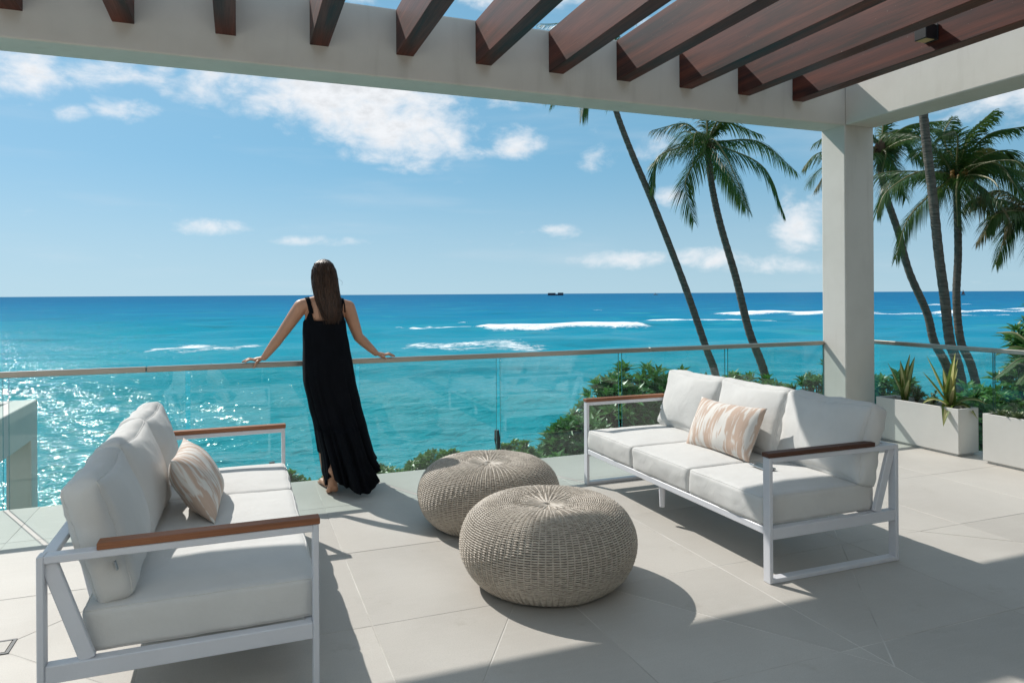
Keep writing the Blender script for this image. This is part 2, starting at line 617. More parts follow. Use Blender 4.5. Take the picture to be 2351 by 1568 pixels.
def mat_sea():
    m = bpy.data.materials.new('sea_water')
    m.use_nodes = True
    w = NT(m.node_tree)
    b = m.node_tree.nodes['Principled BSDF']
    g = w.new('ShaderNodeNewGeometry')
    p = g.outputs['Position']
    sep = w.new('ShaderNodeSeparateXYZ')
    w.link(p, sep.inputs[0])
    ln = w.new('ShaderNodeVectorMath', operation='LENGTH')
    w.link(p, ln.inputs[0])
    dist = w.math('LOGARITHM', ln.outputs['Value'], 10)
    # reef flat: turquoise shallows, then deep blue offshore (real depth of water)
    bx = w.math('MULTIPLY', w.smooth(w.math('DIVIDE', sep.outputs[0], ln.outputs['Value']), -.2, .75), .13)
    wob = w.math('MULTIPLY', w.math('SUBTRACT', w.noise(w.mapping(p, scale=(.004, .011, 0)), 1, 4, .6), .5), .5)
    dd = w.math('ADD', w.math('ADD', dist, wob), bx)
    c = w.ramp(w.math('MULTIPLY', dd, .25), [(.36, (.003, .255, .285)), (.46, (.001, .275, .325)), (.56, (.0, .235, .330)),
                                           (.66, (.0, .160, .300)), (.78, (.001, .118, .262)), (.95, (.002, .105, .240))])
    # dark reef and pale sand patches
    rp = w.noise(w.mapping(p, scale=(.035, .075, 0)), 1, 5, .62, .4)
    c = w.mix(w.math('MULTIPLY', w.smooth(rp, .53, .70), .6), c, (.001, .130, .175))
    c = w.mix(w.math('MULTIPLY', w.smooth(w.noise(w.mapping(p, scale=(.03, .06, 0), loc=(8, 3, 0)), 1, 5, .6, .5), .54, .72), .5), c, (.03, .33, .36))
    # foam of broken waves
    at = w.new('ShaderNodeAttribute', attribute_name='foam')
    fo = at.outputs['Fac']
    fn = w.noise(w.mapping(p, scale=(.55, 1.2, 1)), 1, 7, .72, .8)
    fm = w.smooth(w.math('ADD', fo, w.math('MULTIPLY', w.math('SUBTRACT', fn, .5), 1.7)), .42, .72)
    fm = w.math('MULTIPLY', fm, w.smooth(fo, .02, .2))
    # scattered whitecaps
    wc = w.noise(w.mapping(p, scale=(.05, .13, 1), loc=(3, 9, 0)), 1, 6, .68)
    fm = w.math('MAXIMUM', fm, w.math('MULTIPLY', w.smooth(wc, .725, .775), .85))
    c = w.mix(fm, c, (.78, .82, .83))
    w.link(c, b.inputs['Base Color'])
    b.inputs['IOR'].default_value = 1.333
    rg = w.math('ADD', w.smooth(dist, 1.3, 3.2), 0.0)
    rr = w.math('ADD', .055, w.math('MULTIPLY', rg, .16))
    w.link(w.math('MAXIMUM', rr, w.math('MULTIPLY', fm, .8)), b.inputs['Roughness'])
    # far out the wave faces hide each other and less sky is mirrored
    w.link(w.math('SUBTRACT', .5, w.math('MULTIPLY', rg, .36)), b.inputs['Specular IOR Level'])
    h1 = w.noise(w.mapping(p, scale=(.9, 1.7, 1), rot=(0, 0, .25)), 1.0, 3, .55, .5)
    h2 = w.noise(w.mapping(p, scale=(.28, .55, 1), rot=(0, 0, -.2)), 1.0, 4, .6, .4)
    h3 = w.noise(w.mapping(p, scale=(3.2, 5.6, 1), rot=(0, 0, .1)), 1.0, 2, .5, .3)
    hh = w.math('ADD', w.math('MULTIPLY', h1, .60), w.math('ADD', w.math('MULTIPLY', h2, .55), w.math('MULTIPLY', h3, .13)))
    hh = w.math('ADD', hh, w.math('MULTIPLY', fm, .25))
    bp = w.new('ShaderNodeBump')
    bp.inputs['Strength'].default_value = 1.0
    bp.inputs['Distance'].default_value = .40
    w.link(hh, bp.inputs['Height'])
    w.link(bp.outputs[0], b.inputs['Normal'])
    df = w.new('ShaderNodeBsdfDiffuse')
    w.link(c, df.inputs[0])
    mx = w.new('ShaderNodeMixShader')
    w.link(w.math('MULTIPLY', w.smooth(dist, 1.45, 2.5), .80), mx.inputs[0])
    w.link(b.outputs[0], mx.inputs[1])
    w.link(df.outputs[0], mx.inputs[2])
    w.link(mx.outputs[0], m.node_tree.nodes['Material Output'].inputs[0])
    M['sea'] = m


mat_tile(); mat_plaster(); mat_glass(); mat_ikat(); mat_fabric(); mat_sea()
mat_wood('slat_wood', (.016, .0055, .0045), (.100, .022, .013), (.175, .044, .024), 1, .42, coat=.05)
mat_wood('teak_shaded', (.045, .020, .012), (.085, .036, .022), (.12, .055, .034), 0, .5)  # teak with the beam's shade painted in, for the right sofa's near armrest
mat_wood('teak', (.15, .06, .03), (.30, .125, .062), (.38, .175, .09), 0, .5)
pmat('white_metal', (.66, .67, .71), .38, var=.05, vscale=6, bump=.05, bscale=120)
pmat('steel', (.40, .37, .32), .33, var=.15, vscale=8, vstretch=(.3, 3, 3), metal=.85)
pmat('grout', (.36, .34, .31), .9, col2=(.62, .60, .56), vscale=1.6)
pmat('concrete', (.42, .39, .35), .85, var=.2, vscale=2, bump=.2, bscale=30)
pmat('black_metal', (.012, .013, .015), .4)
pmat('lamp_lens', (.55, .42, .22), .3, spec=.6)
pmat('planter_white', (.60, .59, .56), .55, var=.08, vscale=2.2, bump=.04, bscale=60)
pmat('soil', (.06, .045, .03), .95, var=.5, vscale=25, bump=.8, bscale=40)
pmat('wicker', (.54, .48, .405), .5, col2=(.33, .285, .235), vscale=70, vstretch=(.5, .5, 2.0), bump=.3, bscale=180, bdist=.003)
pmat('wicker_core', (.045, .036, .03), .9)
pmat('phone_glass', (.09, .125, .145), .12, spec=.6)
pmat('phone_rim', (.5, .52, .54), .25, metal=.9)
pmat('skin', (.52, .275, .175), .5, var=.12, vscale=9, bump=.05, bscale=150)
pmat('black_cloth', (.0045, .0055, .0085), .85, var=.3, vscale=8, bump=.4, bscale=14, bstretch=(4, 4, .4), spec=.12, trans=.06)
pmat('hair', (.026, .012, .007), .40, col2=(.088, .042, .022), vscale=1, vstretch=(130, 130, 5), bump=.6, bscale=1, bstretch=(160, 160, 4), bdist=.006)
pmat('palm_trunk', (.15, .125, .10), .9, var=.55, vscale=3, vstretch=(1, 1, 7), bump=.9, bscale=2, bstretch=(1.5, 1.5, 11), bdist=.05)
pmat('frond_green', (.038, .100, .024), .40, col2=(.075, .125, .024), vscale=1.2, trans=.42, spec=.4)
pmat('frond_dry', (.16, .105, .035), .6, col2=(.08, .09, .02), vscale=1.2, trans=.30)
pmat('frond_rib', (.15, .14, .05), .5)
pmat('coconut', (.36, .17, .035), .55, var=.4, vscale=5)
pmat('fibre', (.10, .055, .03), .9, var=.4, vscale=6)
pmat('shrub_leaf', (.062, .200, .042), .34, col2=(.110, .250, .06), vscale=5, trans=.34, spec=.45)
pmat('shrub_leaf_b', (.050, .165, .038), .36, col2=(.088, .210, .05), vscale=5, trans=.34, spec=.45)
pmat('hedge_leaf', (.12, .26, .045), .36, col2=(.08, .19, .032), vscale=6, trans=.38, spec=.45)
pmat('bark', (.11, .085, .06), .9, var=.4, vscale=8, bump=.5, bscale=20)
pmat('agave_cream', (.66, .60, .30), .45, col2=(.55, .54, .22), vscale=8, trans=.5)
pmat('agave_green', (.15, .22, .045), .45, col2=(.11, .17, .03), vscale=8, trans=.4)
pmat('succulent', (.13, .19, .09), .5, col2=(.20, .24, .13), vscale=10)
pmat('banana_leaf', (.045, .105, .02), .4, col2=(.085, .125, .03), vscale=3, trans=.3, spec=.45)
pmat('banana_stem', (.19, .17, .07), .6, var=.4, vscale=4, vstretch=(1, 1, .3))
pmat('earth', (.10, .085, .05), .95, col2=(.06, .085, .03), vscale=.7, bump=.5, bscale=4, bdist=.1)
pmat('ship_dark', (.035, .05, .075), .7)
pmat('ship_pale', (.35, .38, .4), .7)
pmat('sail_red', (.22, .07, .045), .8)
pmat('house_paint', (.80, .775, .73), .8, var=.05, vscale=1.5)
pmat('house_glass', (.03, .04, .045), .06, spec=.6)

# ------------------------------------------------------------------ terrace floor: slab + one object per tile
YG = 5.62                    # line of the front balustrade = slab edge
XG = 6.13                    # line of the side balustrade
slab = MB().box(-6.0, XG + .03, -3.0, YG + .02, -.32, -.0012).build('terrace_floor', M['grout'], kind='structure', bevel=.004)


def clip(poly, a, b, c):
    """part of a convex polygon where a*x+b*y+c >= 0"""
    out = []
    n = len(poly)
    for i in range(n):
        p, q = poly[i], poly[(i + 1) % n]
        dp, dq = a * p[0] + b * p[1] + c, a * q[0] + b * q[1] + c
        if dp >= 0:
            out.append(p)
        if dp * dq < 0:
            t = dp / (dp - dq)
            out.append((p[0] + t * (q[0] - p[0]), p[1] + t * (q[1] - p[1])))
    return out


def inset(poly, g):
    n = len(poly)
    res = poly
    for i in range(n):
        p, q = poly[i], poly[(i + 1) % n]
        ex, ey = q[0] - p[0], q[1] - p[1]
        L = math.hypot(ex, ey)
        if L < 1e-6:
            continue
        a, b = -ey / L, ex / L
        res = clip(res, a, b, -(a * p[0] + b * p[1]) - g)
        if len(res) < 3:
            return []
    return res


def area(p):
    return .5 * sum(p[i][0] * p[(i + 1) % len(p)][1] - p[(i + 1) % len(p)][0] * p[i][1] for i in range(len(p)))


# fall lines cut diagonally towards the floor drains: (start, end)
CUTS = [((1.41, 3.43), (.30, 1.59)), ((1.41, 3.42), (2.312, 1.99)), ((2.312, 1.99), (3.41, 3.39)),
        ((3.41, 3.39), (4.4, 2.45)), ((-.86, 3.49), (-.34, 4.01)), ((-.86, 3.36), (-.34, 2.84))]


def seg_hits(poly, s):
    (x0, y0), (x1, y1) = s
    cx = sum(p[0] for p in poly) / len(poly)
    cy = sum(p[1] for p in poly) / len(poly)
    # the stretch of the cut inside this polygon must be a good share of the polygon's size
    ins = 0
    for k in range(41):
        t = k / 40
        x, y = x0 + (x1 - x0) * t, y0 + (y1 - y0) * t
        ok = True
        for i in range(len(poly)):
            p, q = poly[i], poly[(i + 1) % len(poly)]
            if (q[0] - p[0]) * (y - p[1]) - (q[1] - p[1]) * (x - p[0]) < 0:
                ok = False
                break
        ins += ok
    return ins / 40 * math.hypot(x1 - x0, y1 - y0) > .16


TX0, TXP, TY0, TYP, GR = .528, .893, 3.06, .907, .0022
rng = random.Random(4)
for i in range(-7, 7):
    for j in range(-7, 4):
        x0, x1 = TX0 + i * TXP, TX0 + (i + 1) * TXP
        y0, y1 = TY0 + j * TYP, TY0 + (j + 1) * TYP
        x0, x1 = max(x0, -5.9), min(x1, XG - .02)
        y0, y1 = max(y0, -2.6), min(y1, YG + .015)
        if x1 - x0 < .03 or y1 - y0 < .03:
            continue
        polys = [[(x0, y0), (x1, y0), (x1, y1), (x0, y1)]]
        for s in CUTS:
            (ax, ay), (bx, by) = s
            nx, ny = -(by - ay), bx - ax
            cc = -(nx * ax + ny * ay)
            nxt = []
            for p in polys:
                if seg_hits(p, s):
                    A, B = clip(p, nx, ny, cc), clip(p, -nx, -ny, -cc)
                    nxt += [q for q in (A, B) if len(q) >= 3 and abs(area(q)) > 1e-4]
                else:
                    nxt.append(p)
            polys = nxt
        # drain grate opening
        for p in polys:
            q = inset(p, GR)
            if len(q) < 3:
                continue
            n = len(q)
            dz = rng.uniform(-.0006, .0006)
            b = inset(q, .0015)
            if len(b) != n:
                b = q
            V = [(x, y, -.006) for x, y in q] + [(x, y, -.0016 + dz) for x, y in q] + [(x, y, dz) for x, y in b]
            Fc = [tuple(range(2 * n, 3 * n))]
            for k in range(n):
                k2 = (k + 1) % n
                Fc += [(k, k2, n + k2, n + k), (n + k, n + k2, 2 * n + k2, 2 * n + k)]
            obj('tile', rawmesh('tile', V, Fc), M['tile'], slab)

dr = empty('floor_drain', (-.93, 3.428, .0015), label='square tile-topped floor drain with black rim by the left sofa', cat='drain')
b = MB()
for x0, x1, y0, y1 in ((-.066, .066, .055, .066), (-.066, .066, -.066, -.055), (-.066, -.055, -.055, .055), (.055, .066, -.055, .055)):
    b.box(x0, x1, y0, y1, 0, .002)
b.build('rim', M['black_metal'], dr)
MB().box(-.050, .050, -.050, .050, 0, .0022).build('cover', M['tile'], dr)

# ------------------------------------------------------------------ pergola
YI, YO, XP, XR = 5.315, 5.62, 5.554, 5.93
ZB, ZT = 3.05, 3.575
pg = empty('pergola', (XP, YI, 0), label='white plaster pergola of beams and a post with dark wooden slats', cat='pergola')


def pgm(o):
    o.location = -Vector((XP, YI, 0))
    return o


b = MB().box(-5.2, XR, YI, YO, ZB, ZT)
pgm(b.build('front_beam', M['plaster'], pg, bevel=.012, seg=2))
pgm(MB().box(XP, XR, 2.0, YI - .001, ZB + .0005, ZT - .001).build('side_beam', M['plaster'], pg, bevel=.012, seg=2))
pgm(MB().box(-5.2, XP - .001, 2.0, 2.3, ZB + .001, ZT - .002).build('back_beam', M['plaster'], pg, bevel=.012, seg=2))
pgm(MB().box(XP, XR - .001, YI + .0015, YO - .002, -.02, ZB + .02).build('post', M['plaster'], pg, bevel=.012, seg=2))
pgm(MB().box(-5.2, -4.85, YI + .0015, YO - .002, -.02, ZB + .02).build('post', M['plaster'], pg, bevel=.012, seg=2))
slat_me = MB().box(-.0665, .0665, .0 - 1.506, 1.506, -.169, .169).mesh('slat', .003)
slat_me.materials.append(M['slat_wood'])
for k in range(-6, 11):
    o = obj('slat', slat_me, None, pg)
    o.location = Vector((-1.333 + .6302 * (k), 3.808, 3.397)) - Vector((XP, YI, 0))
# small spotlight on the last slat
SX = -1.333 + .6302 * 10 - .0665
lt = empty('spotlight', (SX - .002, 3.86, 3.36), label='small black box spotlight fixed to the last dark slat', cat='spotlight')
MB().box(-.012, 0, -.055, .055, -.06, .06).build('back_plate', M['black_metal'], lt, bevel=.002)
MB().box(-.125, -.0125, -.05, .05, -.055, .055).build('housing', M['black_metal'], lt, bevel=.004)
MB().box(-.115, -.03, -.04, .04, -.058, -.0555).build('lens', M['lamp_lens'], lt)

# ------------------------------------------------------------------ house behind the camera
hs = empty('house', (0, -1.0, 0), label='white house wall with tall dark sliding doors behind the terrace', cat='house')
MB().box(-6, -1.2, -.25, 0, -.0, 4.2).build('wall', M['house_paint'], hs)
MB().box(1.2, 8.5, -.25, 0, 0, 4.2).build('wall', M['house_paint'], hs)
MB().box(-1.199, 1.199, -.25, 0, 2.6, 4.199).build('wall', M['house_paint'], hs)
for k in range(1):
    x0 = -1.1 + k * 2.2
    f = MB().box(x0 + .005, x0 + 2.195, -.16, -.10, .0, 2.59).build('door', M['house_glass'], hs)
    for a, c in ((.005, .07), (2.13, 2.195)):
        MB().box(x0 + a, x0 + c, -.10, -.05, 0, 2.59).build('frame', M['white_metal'], f)
MB().box(-6, 8.5, -3.5, -.251, 3.9, 4.2).build('roof', M['house_paint'], hs)
MB().box(2.3, 8.5, .002, 2.99, 2.85, 3.02).build('shade_slab', M['slat_wood'], hs)  # unseen slab added to block sky and darken the floor at right

# ------------------------------------------------------------------ glass balustrades
def pane(name, x0, x1, y, parent, along='x'):
    t = .0068
    if along == 'x':
        V = [(x, yy, z) for z in (-.02, .884) for yy in (y - t, y + t) for x in (x0, x1)]
    else:
        V = [(yy, x, z) for z in (-.02, .884) for x in (x0, x1) for yy in (y - t, y + t)]
    Fc = [(0, 2, 3, 1), (4, 5, 7, 6), (0, 1, 5, 4), (2, 6, 7, 3), (0, 4, 6, 2), (1, 3, 7, 5)]
    me = rawmesh(name, V, Fc)
    me.materials.append(M['pane_glass'])
    me.materials.append(M['pane_edge'])
    for p in me.polygons:
        n = p.normal
        big = abs(n.y) > .9 if along == 'x' else abs(n.x) > .9
        p.material_index = 0 if big else 1
    return obj(name, me, None, parent)


ba = empty('glass_balustrade', (0, 0, 0), label='long glass balustrade with bronze handrail along the seaward edge', cat='balustrade')
js = [-5.6, -4.9, -3.75, -2.6, -1.445, -.343, .864, 2.032, 3.197, 4.355, XP - .004]
YP = YG - .012
for k in range(1, len(js) - 1):
    pane('glass_pane', js[k] + .0165, js[k + 1] - (.0165 if k < len(js) - 2 else 0), YP, ba)
rails = [-5.0, -.6085, 3.497, XP - .003]
for k in range(3):
    MB().box(rails[k] + (.0015 if k else 0), rails[k + 1] - .0015, YP - .024, YP + .024, .882, .921).build('handrail', M['steel'], ba, bevel=.004)
bb = empty('glass_balustrade', (0, 0, 0), label='glass balustrade with pale handrail along the right side by the planters', cat='balustrade')
jr = [YI + .22, 4.258, 3.05, 1.85, .65, -.55]
for k in range(len(jr) - 1):
    pane('glass_pane', jr[k + 1] + .008, jr[k] - .008, XG, bb, 'y')
MB().box(XG - .024, XG + .024, -.6, YI + .28, .882, .921).build('handrail', M['steel'], bb, bevel=.004)

# ------------------------------------------------------------------ sea
SEA = -7.5


def build_sea():
    nt, nr = 1200, 430
    th = np.radians(np.linspace(-72, 98, nt))
    inv = np.linspace(1 / 11., 1 / 26., 60, endpoint=False)
    inv = np.concatenate([inv, np.linspace(1 / 26., 1 / 30000., nr - 60)])
    r = 1 / inv
    R, T = np.meshgrid(r, th, indexing='ij')
    X, Y = R * np.sin(T), R * np.cos(T)
    dr = np.abs(np.gradient(r))[:, None] * np.ones_like(T)
    Z = np.zeros_like(X)
    rg = np.random.default_rng(7)
    for k in range(52):
        lam = .8 * (1.085 ** k)
        amp = .0142 * lam ** .92
        if lam > 5:
            amp *= .42
        ang = rg.normal(0, .42) - .10
        kx, ky = math.sin(ang), -math.cos(ang)
        ph = rg.uniform(0, 2 * PI)
        fade = np.clip((lam / (2.6 * np.maximum(dr, R * .0028)) - 1) * 1.5, 0, 1)
        w = 2 * PI / lam
        s = np.sin((X * kx + Y * ky) * w + ph + .6 * np.sin(X * .021 + k))
        Z += amp * fade * (s + .25 * (1 - s * s) - .12) * (.65 + .35 * np.sin(X * .013 * (1 + .1 * k) + Y * .017 + k * 2.1))
    # breaking waves: (x0, y0, x1, y1, half width, strength, ridge height)
    foam = np.zeros_like(X)
    W = [(54, 172, 104, 170, 10, 1.1, .9), (60, 164, 98, 163, 6, .8, .3), (40, 178, 60, 178, 4, .9, .7), (36, 182, 50, 186, 2, .6, .5), (60, 203, 70, 204, 2.5, .6, .4),
         (180, 243, 262, 240, 10, 1.1, 1.0), (205, 230, 255, 226, 8, .8, 0), (120, 197, 156, 174, 6.5, 1.0, .6),
         (-14, 130, 4, 128, 7.5, .66, 0), (-11, 122, 1, 121, 4, .5, 0), (28, 126, 50, 110, 9, .60, 0), (26, 114, 42, 108, 5, .5, 0),
         (400, 322, 450, 325, 9, .9, .8), (236, 214, 262, 196, 6, .9, .6), (262, 210, 330, 207, 6.5, .95, .8), (225, 178, 262, 172, 4, .7, .4),
         (150, 320, 175, 322, 5, .55, .4), (330, 230, 420, 225, 7, .9, .8), (-60, 150, -45, 148, 4, .5, .3), (-22, 100, -8, 98, 2, .32, .2)]
    for x0, y0, x1, y1, hw, st, hgt in W:
        dx, dy = x1 - x0, y1 - y0
        L2 = dx * dx + dy * dy
        t = np.clip(((X - x0) * dx + (Y - y0) * dy) / L2, 0, 1)
        bend = 2.2 * np.sin(t * 9 + x0) * hw * .22
        d = np.hypot(X - (x0 + t * dx), Y - (y0 + t * dy + bend))
        end = np.clip(np.minimum(t, 1 - t) * 9 + .25, 0, 1)
        g = np.exp(-(d / hw) ** 2) * st * end
        foam = np.maximum(foam, g)
        if hgt:
            Z += hgt * np.exp(-(d / (hw * .7)) ** 2) * end
    # unbroken swell rising in front of the breakers
    for (x0, y0, x1, y1, hw, h) in ((10, 168, 36, 176, 3, .55), (104, 170, 124, 172, 3, .6), (-4, 150, 26, 152, 3, .35), (0, 61, 22, 60, 2, .3)):
        dx, dy = x1 - x0, y1 - y0
        t = np.clip(((X - x0) * dx + (Y - y0) * dy) / (dx * dx + dy * dy), 0, 1)
        d = np.hypot(X - (x0 + t * dx), Y - (y0 + t * dy))
        Z += h * np.exp(-(d / hw) ** 2)
    nv = X.size
    co = np.stack([X, Y, Z], -1).reshape(-1, 3).astype(np.float32)
    idx = np.arange(nv).reshape(nr, nt)
    q = np.stack([idx[:-1, :-1], idx[:-1, 1:], idx[1:, 1:], idx[1:, :-1]], -1).reshape(-1, 4)
    me = bpy.data.meshes.new('sea')
    me.vertices.add(nv)
    me.vertices.foreach_set('co', co.ravel())
    nf = len(q)
    me.loops.add(nf * 4)
    me.loops.foreach_set('vertex_index', q.ravel().astype(np.int32))
    me.polygons.add(nf)
    me.polygons.foreach_set('loop_start', (np.arange(nf) * 4).astype(np.int32))
    me.polygons.foreach_set('loop_total', np.full(nf, 4, np.int32))
    me.update(calc_edges=True)
    me.polygons.foreach_set('use_smooth', np.ones(nf, bool))
    a = me.attributes.new('foam', 'FLOAT', 'POINT')
    a.data.foreach_set('value', foam.ravel().astype(np.float32))
    o = obj('sea', me, M['sea'], kind='structure')
    o.location.z = SEA
    return o


build_sea()


def build_ground():
    xs = np.concatenate([np.linspace(-60, -6, 12), np.linspace(-5, 45, 61), np.linspace(50, 140, 14)])
    ys = np.concatenate([np.linspace(-60, -4, 10), np.linspace(-3, 50, 61), np.linspace(55, 110, 8)])
    V, Fc = [], []
    for y in ys:
        for x in xs:
            shore = 11.0 + max(0, x - 2) * .52
            d = y - shore
            rise = min(max((x - 4) / 5, 0), 1)
            top = -4.8 + rise * 2.4
            k = min(max((d + 7) / 10, 0), 1)
            k = k * k * (3 - 2 * k)
            z = top + (-9.5 - top) * k + .25 * noise.noise(Vector((x * .35, y * .35, 0)))
            V.append((x, y, z))
    n = len(xs)
    for j in range(len(ys) - 1):
        for i in range(n - 1):
            Fc.append((j * n + i, j * n + i + 1, (j + 1) * n + i + 1, (j + 1) * n + i))
    obj('ground', rawmesh('ground', V, Fc), M['earth'], smooth=True, kind='structure')


build_ground()

# lower storey under the terrace
st = empty('lower_storey', (0, 0, -5), label='lower storey wall that carries the terrace', cat='wall')
MB().box(-6, XG - .1, -3, YG - .15, 0, 4.68).build('wall', M['concrete'], st)

# ------------------------------------------------------------------ neighbouring pavilion frame on the left
pv = empty('pavilion_frame', (-2.94, 12.17, -5), label='lower white pavilion frame with square corner column beyond the left glass', cat='pavilion')
for nm, bx in (('column', (-.154, .152, -.168, .163, 0, 4.36)), ('side_beam', (-.155, .153, -6.0, .164, 4.3505, 4.9)),
               ('end_beam', (-4.0, -.156, -.167, .163, 4.351, 4.8995))):
    MB().box(*bx).build(nm, M['plaster'], pv, bevel=.01)

# ------------------------------------------------------------------ sofas
def cushion_mesh(name, w, d, h, r, puff, seed, n=22, ear=0.0, wrinkle=.003, taper=0.0):
    """box cushion: soft edges, crowned faces, slightly uneven cloth"""
    V, Fc, ids = [], [], {}

    def vid(p):
        k = tuple(round(c, 5) for c in p)
        if k not in ids:
            ids[k] = len(V)
            V.append(p)
        return ids[k]
    for ax in range(3):
        for sg in (-1, 1):
            for i in range(n):
                for j in range(n):
                    q = []
                    for (a, b2) in ((i, j), (i + 1, j), (i + 1, j + 1), (i, j + 1)):
                        u, v = 2 * a / n - 1, 2 * b2 / n - 1
                        # denser towards the edges
                        u = math.sin(u * PI / 2) * .6 + u * .4
                        v = math.sin(v * PI / 2) * .6 + v * .4
                        p = [0, 0, 0]
                        p[ax] = sg
                        p[(ax + 1) % 3] = u
                        p[(ax + 2) % 3] = v
                        q.append(vid(p))
                    Fc.append(tuple(q) if sg > 0 else tuple(q[::-1]))
    out = []
    hx, hy, hz = w / 2, d / 2, h / 2
    for p in V:
        x, y, z = p
        c = Vector((x * hx, y * hy, z * hz))
        inn = Vector((max(-hx + r, min(hx - r, c.x)), max(-hy + r, min(hy - r, c.y)), max(-hz + r, min(hz - r, c.z))))
        dlt = c - inn
        if dlt.length > 1e-9:
            c = inn + dlt.normalized() * r
        fx, fy, fz = 1 - x ** 4, 1 - y ** 4, 1 - z * z
        c.z += puff * z * (1 - x * x * .9) * (1 - y * y * .9)
        c.x += puff * .55 * x * fz * fy
        c.y += puff * .55 * y * fz * fx
        if ear:
            c.x += ear * x * abs(x) * (y * y - .55)
            c.y += ear * y * abs(y) * (x * x - .55)
            edge = max(abs(x), abs(y))
            c.z *= 1 - .0 * edge
        if taper:
            c.z *= 1 - taper * y
        nn = noise.noise(Vector((c.x * 9 + seed * 7, c.y * 9, c.z * 9))) + .5 * noise.noise(Vector((c.x * 23 + seed, c.y * 23, c.z * 23)))
        e = 1 + 1.2 * max(abs(x), abs(y)) ** 6
        dirn = c.normalized()
        c += dirn * nn * wrinkle * e
        # pulled folds running in from the seams
        fold = math.sin((c.x * 70 if abs(y) > abs(x) else c.y * 70) + 4 * noise.noise(Vector((c.x * 6, c.y * 6, seed))))
        c.z += z * fold * wrinkle * .55 * (max(abs(x), abs(y)) ** 5) * (.4 + noise.noise(Vector((c.x * 4 + seed, c.y * 4, 3))))
        out.append(c)
    me = rawmesh(name, out, Fc)
    # welt seam round the two main faces
    pip = MB()
    for zz in (-1, 1):
        ring = [(math.atan2(p[1], p[0]), i) for i, p in enumerate(V) if p[2] == zz and max(abs(p[0]), abs(p[1])) > .9999]
        ring.sort()
        pip.tube([out[i] for _, i in ring], .0028, 5, closed=True)
    return me, pip


def pillow_mesh(name, w, d, h, seed, n=30, ear=.03):
    """knife-edge pillow with pointed corners"""
    V, Fc = [], []
    for sd in (1, -1):
        for j in range(n + 1):
            for i in range(n + 1):
                u, v = 2 * i / n - 1, 2 * j / n - 1
                k = ((1 - abs(u) ** 2.6) * (1 - abs(v) ** 2.6)) ** .62
                x = u * w / 2 * (1 - ear * 1.6 * (1 - v * v))
                y = v * d / 2 * (1 - ear * 3.0 * (1 - u * u))
                nn = noise.noise(Vector((x * 10 + seed, y * 10, sd)))
                z = sd * (h / 2 * k * (1 + .10 * nn) + .0015)
                z += .006 * noise.noise(Vector((x * 5 + seed, y * 5, 0)))
                V.append((x, y, z))
    m = (n + 1) * (n + 1)
    for s in (0, 1):
        for j in range(n):
            for i in range(n):
                a = s * m + j * (n + 1) + i
                q = (a, a + 1, a + n + 2, a + n + 1)
                Fc.append(q if s == 0 else q[::-1])
    rim = [i for i in range(n + 1)] + [j * (n + 1) + n for j in range(1, n + 1)] + [n * (n + 1) + i for i in range(n - 1, -1, -1)] + [j * (n + 1) for j in range(n - 1, 0, -1)]
    for a, b in zip(rim, rim[1:] + rim[:1]):
        Fc.append((a, a + m, b + m, b))
    return rawmesh(name, V, Fc)


HL = .995     # half length
FX, BX = -.425, .425


